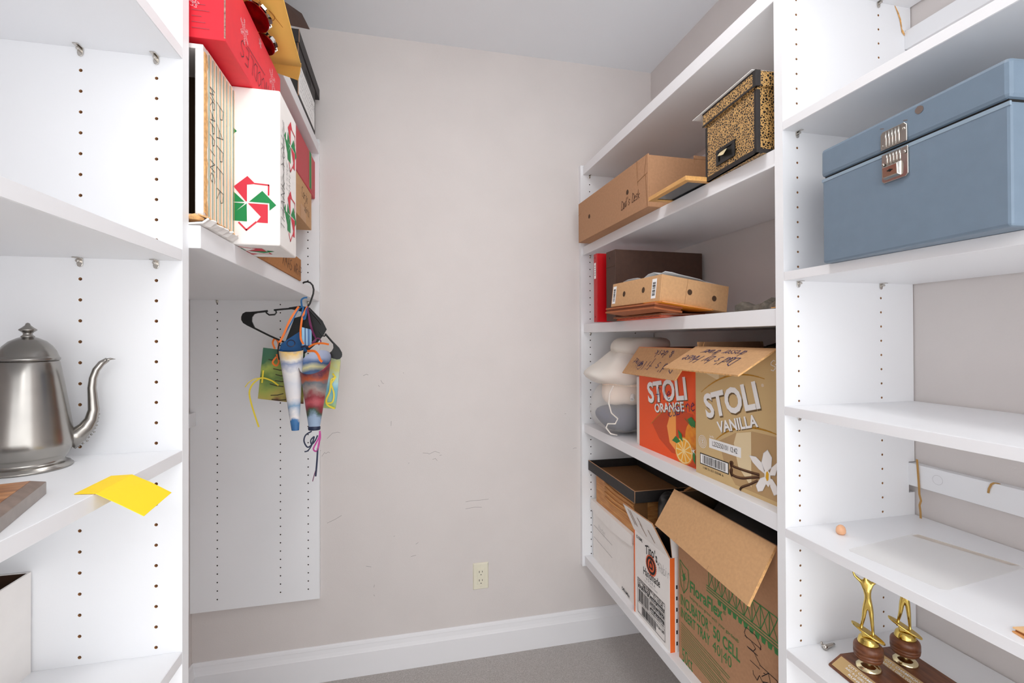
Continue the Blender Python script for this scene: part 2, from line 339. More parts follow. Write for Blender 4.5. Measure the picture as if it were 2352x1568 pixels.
# ------------------------------------------------------------------ outlet
t = thing('wall_outlet', 'ivory duplex power outlet low on the back wall', 'outlet', (.3245, YW, -1.0235))
m = MB(); w, h = .0345, .057
m.hexa([(-w,0,-h),(w,0,-h),(w,0,h),(-w,0,h),(-w+.004,-.006,-h+.004),(w-.004,-.006,-h+.004),(w-.004,-.006,h-.004),(-w+.004,-.006,h-.004)])
m.build('cover_plate', IVORY, t, bevel=.001)
MB().box(-.0165, -.0085, -.0335, .0165, -.005, .0335).build('receptacle', IVORY, t, bevel=.0012)
for dz in (.0175, -.019):
    m = MB(); m.box(-.0085,-.0088,dz-.001,-.0060,-.008,dz+.0075); m.box(.0045,-.0088,dz,.0068,-.008,dz+.0065)
    m.lathe([(0.0022,0),(0.0022,.0004)], 10); n = 20
    for i in range(len(m.v)-n, len(m.v)): x, y, z = m.v[i]; m.v[i] = (x, -.0084-z, dz-.0095+y)
    m.build('socket_slot', SLOT, t)
for dz in (.0455, -.0455):
    m = MB(); m.lathe([(.0024,0),(.0016,.0012)], 12); m.v = [(x, -.006-z, dz+y) for x, y, z in m.v]; m.build('screw', IVORY, t)
# ------------------------------------------------------------------ shelf panels with peg holes
def panel(name, label, x0, x1, z0, z1, yf, yb, cols, zs, r=.0026, hole=None):
    """upright board facing -Y; rows of drilled holes are real pockets in its face"""
    root = thing(name, label, 'panel', (0, 0, 0))
    m = MB(); c = .008
    xs = sorted(cols); edges = [x0]
    for x in xs: edges += [x-c, x+c]
    edges.append(x1)
    for i in range(0, len(edges), 2):
        m.poly([(edges[i],yf,z0),(edges[i+1],yf,z0),(edges[i+1],yf,z1),(edges[i],yf,z1)])
    for x in xs:
        zz = sorted([z for z in zs if z0+.012 < z < z1-.012]); prev = z0
        for z in zz:
            m.poly([(x-c,yf,prev),(x+c,yf,prev),(x+c,yf,z-c),(x-c,yf,z-c)]); prev = z+c
            vs = []; sq = [(-1,-1),(0,-1),(1,-1),(1,0),(1,1),(0,1),(-1,1),(-1,0)]
            ri = [(-.7,-.7),(0,-1),(.7,-.7),(1,0),(.7,.7),(0,1),(-.7,.7),(-1,0)]
            vs = [(x+a*c, yf, z+b*c) for a, b in sq] + [(x+a*r, yf, z+b*r) for a, b in ri] + [(x+a*r, yf+.010, z+b*r) for a, b in ri]
            m.add(vs, [(k, (k+1) % 8, 8+(k+1) % 8, 8+k) for k in range(8)], 0)
            m.add(vs[8:], [(k, (k+1) % 8, 8+(k+1) % 8, 8+k) for k in range(8)] + [list(range(8, 16))], 1)
        m.poly([(x-c,yf,prev),(x+c,yf,prev),(x+c,yf,z1),(x-c,yf,z1)])
    # back, ends, top, bottom
    m.poly([(x0,yb,z0),(x0,yb,z1),(x1,yb,z1),(x1,yb,z0)])
    m.poly([(x0,yf,z0),(x0,yf,z1),(x0,yb,z1),(x0,yb,z0)]); m.poly([(x1,yf,z0),(x1,yb,z0),(x1,yb,z1),(x1,yf,z1)])
    m.poly([(x0,yf,z0),(x0,yb,z0),(x1,yb,z0),(x1,yf,z0)]); m.poly([(x0,yf,z1),(x1,yf,z1),(x1,yb,z1),(x0,yb,z1)])
    m.build('board', [WHITE, hole or CHIP], root, recalc=False)
    return root
zL = [.4151 - .0321*k for k in range(-12, 34)]
pLn = panel('shelf_upright', 'white drilled upright board left, between the coffee pot shelves and the gift boxes', XWL, XL, ZF, 1.0, YP, YQ, [-.3802, -.4823], zL)
zR = [.0884 - .0321*k for k in range(-24, 24)]
pRn = panel('shelf_upright', 'white drilled upright board right, with a chipped corner beside the blue metal box', XRN, 1.1285, ZF, 1.0, YP, YQ, [.8304, 1.0529], zR)
m = MB()  # strips of the right board between the notches for the wall rails
for a, b in ((ZF, -.3556), (-.2855, .6605), (.706, 1.0)): m.box(1.1285, YP, a, 1.1455, YQ, b)
m.build('board_back_strip', WHITE, pRn)
zB = [-.6976 - .0321*k for k in range(-46, 10)]
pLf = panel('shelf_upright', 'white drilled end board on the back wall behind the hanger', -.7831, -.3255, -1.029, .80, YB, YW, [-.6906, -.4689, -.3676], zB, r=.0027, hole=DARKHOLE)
zE = [.3445 - .0321*k for k in range(-13, 42)]
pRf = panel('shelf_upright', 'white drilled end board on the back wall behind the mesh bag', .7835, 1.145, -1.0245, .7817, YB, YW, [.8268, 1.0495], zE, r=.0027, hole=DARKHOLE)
# broken chip in the right board
m = MB(); cf = lambda u, v, e=.0007: (u, YP-e, v)
L1 = [(2054,14),(2060,24),(2068,38),(2073,52),(2075,60),(2085,66)]
chip = [(1.0985,.7600),(1.1060,.7450),(1.1125,.7300),(1.1165,.7130),(1.1180,.7060),(1.1185,.7010),(1.1270,.6930),(1.1282,.6985),(1.1245,.7050),(1.1205,.7085),(1.1200,.7150),(1.1175,.7300),(1.1110,.7450),(1.1020,.7580)]
put_poly(m, cf, chip); m.build('chipped_edge', CHIPL, pRn, recalc=False)
# shelf pins
pm = MB(); pm.tube([(0, .004, 0), (0, -.009, 0)], .0024, 8)
pm.add([(-.004,0,.0035),(.004,0,.0035),(.004,-.014,.0035),(-.004,-.014,.0035),(-.004,0,.0047),(.004,0,.0047),(.004,-.014,.0047),(-.004,-.014,.0047)], [(0,3,2,1),(4,5,6,7),(0,1,5,4),(1,2,6,5),(2,3,7,6),(3,0,4,7)])
pm.prism([(-.004,.0047),(.004,.0047),(.0042,-.004),(.003,-.0075),(0,-.009),(-.003,-.0075),(-.0042,-.004)], lambda p, y: (p[0], y, p[1]), -.0005, -.002)
pin0 = pm.build('shelf_pin', SILVER, pLn, bevel=.0006); pin0.location = (-.3802, YP, .4498-.0049)
def pin(par, x, y, z):
    p = pin0.copy(); COL.objects.link(p); p.parent = par; p.location = (x, y, z-.0049)
for x, z in ((-.4823,.4498),(-.3802,.126),(-.4823,.126),(-.3802,-.1947),(-.3802,-.5144)): pin(pLn, x, YP, z)
for z in (.7603,.444,.1214,-.1654,-.4251,-.6815):
    for x in (.8304, 1.0529): pin(pRn, x, YP, z)
for z in (.1516,.7412):
    for x in (-.6906, -.3676): pin(pLf, x, YB, z)
for z in (.7388,.3758,.0261,-.4229,-1.0156): pin(pRf, .8268, YB, z)
# ------------------------------------------------------------------ shelves
def shelf(label, x0, x1, ya, yb, z, th, group, front, kind='near'):
    o = thing('shelf', label, 'shelf', ((x0+x1)/2, (ya+yb)/2, z), group=group)
    hx, hy = (x1-x0)/2, (yb-ya)/2
    MB().box(-hx, -hy, 0, hx, hy, th).build('board', WHITE, o, bevel=.0008)
    e = .0009; xx = hx if front > 0 else -hx
    MB().box(min(xx, xx+front*e), -hy+.001, .0006, max(xx, xx+front*e), hy-.001, th-.0006).build('edge_band', WHITE_EDGE, o)
    return o
gN = 'adjustable white shelves of the closet'
ya = -.30
for z, lab in ((.4498,'uppermost white left shelf, bare, at the top left corner of the picture'),(.126,'bare white left shelf above the coffee pot'),(-.1947,'white left shelf that carries the coffee pot and yellow note'),(-.5144,'lowest left foreground shelf under the white open box')):
    shelf(lab, XWL, XL-.0009, ya, YP, z, .019, gN, 1)
for z, lab in ((.7603,'highest right foreground shelf, only its corner showing'),(.444,'white right shelf just above the blue metal box'),(.1214,'white right shelf under the blue metal box'),(-.1654,'empty white right shelf below the blue metal box shelf'),(-.4251,'white right shelf with the peach stone and faint mat'),(-.6815,'lowest right foreground shelf holding the two trophies')):
    shelf(lab, XRN+.0009, XWR-.005, ya, YP, z, .019, gN, -1)
for z, lab in ((.1516,'thick white shelf under the gift wrap boxes with the hanger on its edge'),(.7412,'thick white upper left shelf under the black file box')):
    shelf(lab, XWL, XLF-.0009, YQ, YB, z, .038, gN, 1)
for z, lab in ((.7388,'thick empty top shelf on the right under the ceiling'),(.3758,'thick white shelf under the long brown box and marbled file box'),(.0261,'thick white shelf under the red binder and folders'),(-.4229,'thick white shelf under the mesh bag and two printed cartons'),(-1.0156,'thick lowest right shelf just above the carpet')):
    s = shelf(lab, XRF+.0009, XWR-.001, YQ, YB, z, .038, gN, -1)
    if z == .3758:
        MB().box(-.1785, -.566, -.0002, -.1775, .566, .0052).build('edge_lip', WHITE, s)
# rails on the walls
def rail(label, x0, x1, ya, yb, z0, z1):
    o = MB().box(x0, ya, z0, x1, yb, z1).build('wall_rail', WHITE, bevel=.001); tag(o, label, 'rail', 'white wall rails behind the shelves'); return o
rail('white rail on the right wall below the empty shelf, with rubber bands on it', 1.1288, XWR, ya, YB-.001, -.338, -.2875)
rail('white rail high on the right wall behind the shelf over the blue box', 1.1288, XWR, ya, YB-.001, .6625, .7045)
rail('white rail on the left wall, its end just showing past the left upright', XWL, -.7625, YQ+.001, YB-.001, -.323, -.272)
# ================================================================== carton helpers
def carton(root, w, d, h, m, top='closed', th=.004, inner=None, bevel=.0015, name='carton_body'):
    """corrugated box in local coordinates: front face y=0, x 0..w, z 0..h; top 'open' leaves a real cavity"""
    b = MB()
    if top == 'closed': b.box(0, 0, 0, w, d, h)
    else:
        b.box(0, 0, 0, w, th, h); b.box(0, d-th, 0, w, d, h); b.box(0, th, 0, th, d-th, h); b.box(w-th, th, 0, w, d-th, h); b.box(th, th, 0, w-th, d-th, th)
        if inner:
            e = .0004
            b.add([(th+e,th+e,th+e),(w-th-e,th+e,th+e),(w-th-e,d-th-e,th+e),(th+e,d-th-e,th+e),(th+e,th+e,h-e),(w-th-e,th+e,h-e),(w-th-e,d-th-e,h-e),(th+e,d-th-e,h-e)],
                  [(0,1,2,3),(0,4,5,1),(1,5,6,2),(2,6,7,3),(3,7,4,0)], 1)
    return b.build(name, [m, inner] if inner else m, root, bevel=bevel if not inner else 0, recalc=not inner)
def sheet(name, pts, m, parent, th=.004, edge=None):
    """flat board through 3+ local points with thickness"""
    P = [Vector(p) for p in pts]; n = (P[1]-P[0]).cross(P[2]-P[0]).normalized()*th/2; k = len(P); b = MB()
    b.add([p-n for p in P] + [p+n for p in P], [list(range(k))[::-1], list(range(k, 2*k))], 0)
    b.add([p-n for p in P] + [p+n for p in P], [(i, (i+1) % k, k+(i+1) % k, k+i) for i in range(k)], 1)
    return b.build(name, [m, edge or m], parent)
def right_root(name, label, cat, P, Q, z, group=None):
    """origin at the far front corner P, local x towards Q (near end), local y into the shelf"""
    return thing(name, label, cat, (P[0], P[1], z), math.atan2(Q[1]-P[1], Q[0]-P[0]), group)

# ================================================================== RIGHT BAY, second shelf from top
z2 = .4138
P, Q = (.7435, 1.9345), (.7521, 1.351)
t = right_root('cardboard_box', 'long brown cardboard box with handwriting, on the shelf beside the marbled file box', 'box', P, Q, z2)
W = math.hypot(Q[0]-P[0], Q[1]-P[1]); D, H = .24, .168
b = MB(); th = .004
b.box(0,0,0,W,th,H); b.box(0,D-th,0,W,D,H); b.box(0,th,0,th,D-th,H); b.box(W-th,th,0,W,D-th,H-.004); b.box(th,th,0,W-th,D-th,th); b.box(W-th, .165, H-.004, W, D, H+.008)
b.box(th, th, H-.03, W-th, D-th, H-.026); b.build('carton_body', KRAFT, t, bevel=.0012)
m = MB()
for u, v in ((.118,.086),(.447,.086)):
    m = MB(); put_disc(m, FRONT, u, v, .0088, .0088); m.build('hand_hole', INSIDE, t, recalc=False)
m = MB()
put_line(m, FRONT, [(.0,.118),(.03,.120),(.031,.130)], .0012); put_line(m, FRONT, [(.513,.168),(.517,.098),(.578,.108)], .0016); put_line(m, FRONT, [(.517,.098),(.519,.085)], .0014)
put_line(m, FRONT, [(.574,.165),(.560,.105)], .0016); put_line(m, FRONT, [(.568,.104),(.578,.004)], .0018); put_line(m, SIDE(W), [(.165,.168),(.165,.150)], .001)
m.build('cut_seam', KRAFTD, t, recalc=False)
m = MB(); put_pen(m, FRONT, "Dad's Desk", .402, .036, .030, .0022, slant=.2, adv=.54, xs=.80, ang=.06); m.build('handwriting', INKBROWN, t, recalc=False)
# picture frame overhanging the shelf
t = thing('picture_frame', 'pale wood picture frame lying face up, overhanging the shelf between brown and marbled boxes', 'frame', (.7255, 1.3035, z2), math.atan2(1.1026-1.3035, .7227-.7255))
w, d = .20, .15
for nm, bx in (('frame_rail', (0,0,0,w,.016,.012)), ('frame_rail', (0,d-.016,0,w,d,.012)), ('frame_rail', (0,.016,0,.016,d-.016,.012)), ('frame_rail', (w-.016,.016,0,w,d-.016,.012))):
    MB().box(*bx).build(nm, WOODL, t, bevel=.0008)
MB().box(.016,.016,.003,w-.016,d-.016,.006).build('backing', GLASSD, t)
# marbled file box
P, Q = (.7858, 1.1076), (.7708, .9041)
t = right_root('file_box', 'black and gold marbled file box with lid and card slot, on the right shelf', 'box', P, Q, z2)
W = math.hypot(Q[0]-P[0], Q[1]-P[1]); D, H = .29, .152
MB().box(0,0,0,W,D,H).build('box_body', LEOPARD, t, bevel=.002)
m = MB()
for x in (0, W-.008): m.box(x-.0006,-.0007,0,x+.0086,.009,H-.01)
m.box(-.0006,-.0007,0,W+.0007,.009,.010); m.box(W-.001,0,0,W+.0008,D,.009)
m.build('edge_tape', BLACK, t, bevel=.0006)
MB().box(-.005,-.006,H-.006,W+.006,D+.004,H+.030).build('lid', LEOPARD, t, bevel=.003)
m = MB(); m.box(-.0056,-.0066,H-.0065,W+.0066,-.0052,H-.001); m.box(W-.004,-.0068,H-.006,W+.0068,.006,H+.030); m.box(-.0054,-.0065,H+.026,W+.0065,-.004,H+.0305); m.build('lid_tape', BLACK, t, bevel=.0006)
m = MB()
m.box(.052,-.004,.022,.128,0,.030); m.box(.052,-.004,.054,.128,0,.062); m.box(.052,-.004,.030,.062,0,.054); m.box(.118,-.004,.030,.128,0,.054); m.box(.062,-.0012,.03,.118,0,.054)
m.build('card_holder', BLACKP, t, bevel=.0012)
m = MB(); m.ribbon([(.064,-.002,.052),(.085,-.006,.046),(.103,-.012,.041)], .018, (0,.5,.8)); m.build('index_card', mat('old_card', 'd8c8a0', .8), t)
o = sheet('paper_sheet', [(-.045,-.012,0),(.205,-.012,0),(.205,.18,0),(-.045,.18,0)], WPAPER, None, .0012)
o.parent = None; o.location = (P[0], P[1], z2+H+.0316); o.rotation_euler = (0, 0, math.atan2(Q[1]-P[1], Q[0]-P[0])); tag(o, 'white sheet of paper lying on the lid of the marbled file box', 'paper')

# ================================================================== third shelf: binder, folders, tray, stone
z3 = .0641
t = thing('ring_binder', 'bright red ring binder standing at the far end of the shelf', 'binder', (.7367, 1.753, z3), -PI/2)
m = MB(); m.box(0,0,0,.029,.003,.268); m.box(0,.003,0,.003,.26,.268); m.box(.026,.003,0,.029,.26,.268); m.build('cover', REDDK, t, bevel=.0012)
MB().box(.004,.004,.006,.025,.24,.262).build('pages', WPAPER, t)
m = MB(); put_rect(m, FRONT, .006, .17, .023, .232); m.build('spine_label', WPAPER, t, recalc=False)
m = MB()
for k in range(5): put_rect(m, FRONT, .010, .182+k*.009, .019, .186+k*.009, 0, .0009)
m.build('label_print', INKGREY, t, recalc=False)
m = MB()
for v in (.02, .252): put_disc(m, FRONT, .0145, v, .003, .003)
m.build('rivet', SLOT, t, recalc=False)
t = right_root('file_case', 'dark brown upright file case standing behind the cardboard tray', 'case', (.753, 1.672), (.756, 1.60), z3)
MB().box(0,0,0,.072,.372,.262).build('case_body', DKBROWN, t, bevel=.002)
m = MB()
for v in (.03, .235): put_disc(m, FRONT, .03, v, .004, .004)
m.build('rivet', SLOT, t, recalc=False)
m = MB(); m.box(-.0006,-.0008,.2,.0726,.0004,.203); m.build('seam', INSIDE, t)
# folders under the tray
gF = 'folders stacked under the cardboard tray'
def folder(name, label, x0, x1, ya_, yb_, za, zb, m, cat='folder', rz=0.0, bow=.0):
    o = thing(name, label, cat, ((x0+x1)/2, (ya_+yb_)/2, za), rz, gF)
    hx, hy, h = (x1-x0)/2, (yb_-ya_)/2, zb-za
    MB().box(-hx,-hy,0,hx,hy,h*.35).build('cover', m, o, bevel=.0006)
    MB().box(-hx+.008,-hy+.004,h*.35,hx,hy-.004,h*.65).build('pages', WPAPER, o)
    MB().box(-hx,-hy,h*.65,hx,hy,h).build('cover', m, o, bevel=.0006)
    return o
folder('folder', 'bright orange-red folder at the bottom of the stack on the shelf', .762, 1.03, 1.305, 1.615, z3, z3+.006, ORFOLD)
folder('folder', 'dark rust folder second from the bottom of the stack', .742, .90, 1.28, 1.58, z3+.006, z3+.0105, ACCORD, rz=.03)
# tray
Fp, Lp, Rp = Vector((.7136,1.220,.1058)), Vector((.685,1.484,.1055)), Vector((.9495,1.269,.0774))
ax = (Fp-Lp); wl = ax.length; ax.normalize(); ay = (Rp-Fp); ay = (ay-ax*ay.dot(ax)); dl = ay.length; ay.normalize(); az = ax.cross(ay)
t = thing('cardboard_tray', 'open cardboard tray with two barcode labels and round holes, tilted on the folders', 'tray', Lp)
t.rotation_euler = Matrix((ax, ay, az)).transposed().to_euler()
h = .078; b = MB(); th = .004
b.box(0,0,0,wl,th,h); b.box(0,dl-th,0,wl,dl,h); b.box(0,th,0,th,dl-th,h); b.box(wl-th,th,0,wl,dl-th,h); b.box(th,th,0,wl-th,dl-th,th)
b.build('tray_body', KRAFTL, t, bevel=.0012)
m = MB()
for u, v in ((.075,.038),(.180,.040)): m = MB(); put_disc(m, FRONT, u, v, .0075, .009); m.build('hand_hole', INSIDE, t, recalc=False)
for u, v in ((.10,.040),(.19,.034)): m = MB(); put_disc(m, SIDE(wl), u, v, .0085, .0085); m.build('hand_hole', INSIDE, t, recalc=False)
for k, (u0, u1) in enumerate(((.006,.026),(.222,.244))):
    m = MB(); put_rect(m, FRONT, u0, .010, u1, .068); m.build('barcode_label', WPAPER, t, recalc=False)
    m = MB(); barcode(m, FRONT, u0+.004, .018, u1-.004, .06, seed=k, n=18, vertical=True); m.build('barcode', INK, t, recalc=False)
m = MB(); put_line(m, SIDE(wl), [(.085,.0),(.09,.078)], .0008); m.build('crease', KRAFTD, t, recalc=False)
inv = t.matrix_basis
def under(name, label, x0, x1, y0_, y1, za, zb_, m, cat, pleats=0):
    o = thing(name, label, cat, Lp + ax*(x0+x1)/2 + ay*(y0_+y1)/2 + az*za, group=gF); o.rotation_euler = t.rotation_euler
    hx, hy, h_ = (x1-x0)/2, (y1-y0_)/2, zb_-za
    MB().box(-hx,-hy,0,hx,hy,h_*.3).build('cover', m, o, bevel=.0005); MB().box(-hx+.003,-hy+.003,h_*.3,hx-.003,hy-.003,h_*.7).build('pages', WPAPER if not pleats else mat('rust_dark', '7a4328', .8), o); MB().box(-hx,-hy,h_*.7,hx,hy,h_).build('cover', m, o, bevel=.0005)
    return o
under('accordion_wallet', 'thick rust-brown accordion wallet in the stack right under the cardboard tray', -.012, wl-.006, -.012, .085, -.0225, -.0055, ACCORD, 'folder', 3)
under('paper_envelope', 'amber paper envelope sticking out to the right under the cardboard tray', wl-.075, wl+.018, -.004, .175, -.0048, -.0012, AMBER, 'envelope')
def paper_stack(name, label, pts, h, m, rz):
    o = thing(name, label, 'papers', pts); o.rotation_euler = rz
    b = MB(); rnd = random.Random(3)
    for k in range(5):
        dx, dy = rnd.uniform(-.008,.008), rnd.uniform(-.008,.008); b.box(-.105+dx,-.10+dy,k*h/5,.105+dx,.10+dy,(k+.9)*h/5)
    b.build('paper_pile', m, o); return o
c = Lp + ax*.133 + ay*.120 + az*.005
paper_stack('paper_pile', 'loose white papers heaped inside the open cardboard tray', c, .072, WPAPER, t.rotation_euler)
o = thing('plastic_sleeve', 'crumpled clear white plastic sleeve on top of the papers in the tray', 'sleeve', Lp + ax*.15 + ay*.12 + az*.0785); o.rotation_euler = t.rotation_euler
m = MB(); N = 9; rnd = random.Random(5)
vs = [(-.12+.22*i/(N-1), -.10+.20*j/(N-1), .004+.006*math.sin(i*.9+j*.4)+.004*rnd.random()+(.020 if (j < 3 and 4 < i < 7) else 0)*.8) for i in range(N) for j in range(N)]
m.add(vs, [(i*N+j, (i+1)*N+j, (i+1)*N+j+1, i*N+j+1) for i in range(N-1) for j in range(N-1)]); m.build('sleeve_film', mat('milky_film', 'e4e8ea', .3, trans=.15), o, smooth=True, solid=.001)
# stone pieces
for (x, y, L, hh, lab) in ((.845, .985, .115, .032, 'long rough grey stone slab at the near end of the folder shelf'), (.830, .917, .044, .028, 'small rough grey stone lump beside the long slab, next to the upright')):
    o = thing('stone', lab, 'stone', (x, y, z3), -PI/2+.12, 'rough stones beside the cardboard tray'); m = MB(); N = 9; rnd = random.Random(int(L*1000)); rows = []
    for i in range(N):
        f = i/(N-1); top = hh*(.72+.28*math.sin(2.2+f*5.5)) * (1 if .05 < f < .95 else .75); dp = .045
        rows.append([(-L/2+L*f, -dp/2+rnd.uniform(-.002,.002), 0), (-L/2+L*f, -dp/2+rnd.uniform(0,.004), top*.8), (-L/2+L*f, -dp/4, top+rnd.uniform(-.002,.002)), (-L/2+L*f, dp/4, top), (-L/2+L*f, dp/2, top*.7), (-L/2+L*f, dp/2, 0)])
    vs = [p for r in rows for p in r]; fs = [(i*6+k, (i+1)*6+k, (i+1)*6+(k+1) % 6, i*6+(k+1) % 6) for i in range(N-1) for k in range(6)] + [list(range(6)), list(range((N-1)*6, N*6))[::-1]]
    m.add(vs, fs); m.build('stone_body', STONE, o, bevel=.002)
o = sheet('paper_corner', [(0,0,0),(.06,-.02,.002),(.06,.05,.002),(.01,.03,0)], mat('peach_paper', 'eeb06a', .7), None, .0016)
o.location = (.800, .8835, z3+.003); tag(o, 'tiny orange paper corner peeking out beside the right upright', 'paper')

# ================================================================== fourth shelf: mesh bag, two printed cartons
z4 = -.3849
P, Q = (.8285, 1.5598), (.8376, 1.2356)
t = right_root('printed_carton', 'orange carton printed STOLI ORANGE with an open handwritten flap', 'box', P, Q, z4)
W = math.hypot(Q[0]-P[0], Q[1]-P[1]); D, H = .25, .353
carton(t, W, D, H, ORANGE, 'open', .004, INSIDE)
m = MB()
def arc(m, pts, w, mi=0, n=14):
    (x0, y0_), (x1, y1), (x2, y2) = pts; cx, cy = 2*x1-(x0+x2)/2, 2*y1-(y0_+y2)/2; P_ = []
    for i in range(n+1):
        s = i/n; P_.append(((1-s)**2*x0+2*s*(1-s)*cx+s*s*x2, (1-s)**2*y0_+2*s*(1-s)*cy+s*s*y2))
    for i in range(n):
        ww = w*(.35+.65*math.sin(PI*(i+.5)/n)); put_line(m, FRONT, P_[i:i+2], ww, mi, .0006)
def burst(m, c, r, k, mi, e): put_poly(m, FRONT, [(c[0]+r*(1 if i % 2 else .2)*math.cos(2*PI*i/(2*k)), c[1]+r*(1 if i % 2 else .2)*math.sin(2*PI*i/(2*k))) for i in range(2*k)], mi, e)
ORL = mat('orange_light_print', 'f7a04a', .5); ORD = mat('orange_shade_print', 'c9440f', .5); FRUIT = mat('orange_fruit_print', 'ef9a1c', .5, c2='e07a10', nscale=50); PITH = mat('orange_pith_print', 'f6dc9c', .5); PULP = mat('orange_pulp_print', 'f0a92f', .5); LEAF = mat('leaf_print', '2c7a38', .5); LOGOW = mat('white_print', 'f1f1f0', .5); LOGOS = mat('logo_shadow_print', '6b5433', .6)
mats = [ORL, ORD, FRUIT, PITH, PULP, LEAF, LOGOW, LOGOS, GOLD]
put_poly(m, FRONT, [(.085,.095),(.15,.145),(.23,.165),(.313,.158),(.31,.02),(.2,.02),(.13,.05)], 1, .0004)
put_poly(m, FRONT, [(.175,.10),(.20,.155),(.225,.165),(.225,.03),(.19,.05)], 0, .0005)
arc(m, [(.079,.091),(.215,.172),(.320,.160)], .004, 8)
put_text(m, FRONT, 'STOLI', .066, .160, .225, .066, .17, .03, 7, .0006); put_text(m, FRONT, 'STOLI', .063, .163, .225, .066, .17, .03, 6, .0008)
put_text(m, FRONT, 'ORANGE', .106, .132, .168, .028, .17, .025, 7, .0006); put_text(m, FRONT, 'ORANGE', .104, .134, .168, .028, .17, .025, 6, .0008)
put_disc(m, FRONT, .318, .088, .045, .05, 2, .0007); put_disc(m, FRONT, .300, .035, .04, .035, 1, .0007)
put_disc(m, FRONT, .266, .040, .046, .042, 2, .0009, 28, .3); put_disc(m, FRONT, .266, .040, .042, .038, 3, .0011, 28, .3)
for k in range(10):
    a = 2*PI*k/10; put_poly(m, FRONT, [(.266+.006*math.cos(a+.31), .040+.005*math.sin(a+.31)), (.266+.038*math.cos(a+.06), .040+.034*math.sin(a+.06)), (.266+.039*math.cos(a+.31), .040+.035*math.sin(a+.31)), (.266+.038*math.cos(a+.56), .040+.034*math.sin(a+.56))], 4, .0013)
for L in ([(.205,.060),(.225,.078),(.25,.066),(.23,.056)],[(.236,.1),(.256,.09),(.262,.066),(.243,.076)],[(.285,.14),(.305,.15),(.324,.138),(.322,.12),(.3,.124)],[(.309,.055),(.322,.045),(.323,.012),(.311,.025)]): put_poly(m, FRONT, L, 5, .0015)
put_line(m, FRONT, [(.272,.140),(.29,.130),(.312,.118)], .002, 5, .0016); burst(m, (.314,.050), .013, 5, 6, .0018)
m.build('printed_artwork', mats, t, recalc=False)
m = MB(); put_pen(m, FRONT, 'file', .108, .172, .046, .0022, .18, adv=.5, e=.0014, slant=.3); put_pen(m, FRONT, 'Cabinet', .185, .130, .040, .0022, .30, adv=.62, e=.0014, slant=.3); m.build('handwriting', INKBLUE, t, recalc=False)
fl = [(-.002, .003, H), (W-.004, .003, H), (W-.004, -.065, H-.092), (-.002, -.065, H-.092)]
f = sheet('top_flap', fl, KRAFTL, t, .004, KRAFTE)
ff = plane_frame(fl[3], Vector(fl[2])-Vector(fl[3]), Vector(fl[0])-Vector(fl[3]))
m = MB(); put_pen(m, ff, "Dad's file", .285, .055, .034, .0020, PI, adv=.62, e=.0032); put_pen(m, ff, 'Cabinet', .105, .042, .026, .0018, PI-.35, adv=.5, e=.0032, xs=.8); put_pen(m, ff, '& desk', .235, .102, .028, .0020, PI, adv=.66, e=.0032); m.build('handwriting', INKBLUE, f, recalc=False)
sheet('top_flap', [(W, .01, H), (W, .24, H), (W-.004, .24, H+.02), (W-.004, .01, H+.02)], KRAFTL, t, .004, KRAFTE)
# vanilla carton
P, Q = (.8212, 1.2115), (.8298, .9157)
t = right_root('printed_carton', 'tan carton printed STOLI VANILLA with open flaps, against the right upright', 'box', P, Q, z4)
W = math.hypot(Q[0]-P[0], Q[1]-P[1]); D, H = .25, .359
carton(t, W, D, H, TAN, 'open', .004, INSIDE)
m = MB(); PETAL = mat('petal_print', 'f2efec', .5); PETS = mat('petal_shade_print', 'd6d6d8', .5); BEAN = mat('vanilla_bean_print', '5b3b28', .5); YEL = mat('flower_centre_print', 'e0a91c', .5); BROWNL = mat('bean_light_print', '8a6245', .5)
mats = [TANL, mat('tan_shade_print', 'b8976a', .5), PETAL, PETS, BEAN, YEL, LOGOW, LOGOS, GOLD, INK, BROWNL]
put_poly(m, FRONT, [(.10,.11),(.16,.142),(.22,.157),(.294,.158),(.294,.01),(.16,.01),(.12,.05)], 1, .0003)
put_poly(m, FRONT, [(.155,.115),(.165,.143),(.215,.155),(.215,.02),(.17,.06)], 0, .0004); put_poly(m, FRONT, [(.05,.285),(.10,.27),(.10,.36),(.05,.36)], 0, .0004)
arc(m, [(.026,.232),(.139,.286),(.259,.288)], .0045, 8); arc(m, [(.089,.112),(.184,.160),(.296,.164)], .0055, 8)
put_text(m, FRONT, 'STOLI', .052, .160, .205, .062, .275, .035, 7, .0006); put_text(m, FRONT, 'STOLI', .049, .164, .205, .062, .275, .035, 6, .0009)
put_text(m, FRONT, 'VANILLA', .101, .130, .146, .028, .285, .03, 7, .0006); put_text(m, FRONT, 'VANILLA', .099, .132, .146, .028, .285, .03, 6, .0009)
put_text(m, FRONT, '®', .250, .268, .008, .007, .2, 0, 6, .0008); put_pen(m, FRONT, 'Stoli', .279, .308, .024, .0016, .1, mi=6, adv=.5)
put_rect(m, FRONT, .059, .083, .181, .109, 6, .0008); put_text(m, FRONT, 'L252550101 12:42', .072, .0905, .096, .013, 0, 0, 9, .0011)
put_text(m, FRONT, 'Lot No.', .061, .112, .018, .006, 0, 0, 6, .0008)
put_rect(m, FRONT, .019, .029, .136, .060, 9, .0007); put_rect(m, FRONT, .0215, .0315, .1335, .0575, 6, .0009); barcode(m, FRONT, .031, .0335, .125, .0555, 9, 30, .0012, 4)
put_text(m, FRONT, '1 08 51101 03048 6', .030, .018, .085, .006, 0, 0, 9, .0008)
for r in (.017, .0125, .008):
    for k in range(24):
        a, b_ = 2*PI*k/24, 2*PI*(k+.8)/24; put_line(m, FRONT, [(.030+r*math.cos(a), .093+r*math.sin(a)), (.030+r*math.cos(b_), .093+r*math.sin(b_))], .0013, 6)
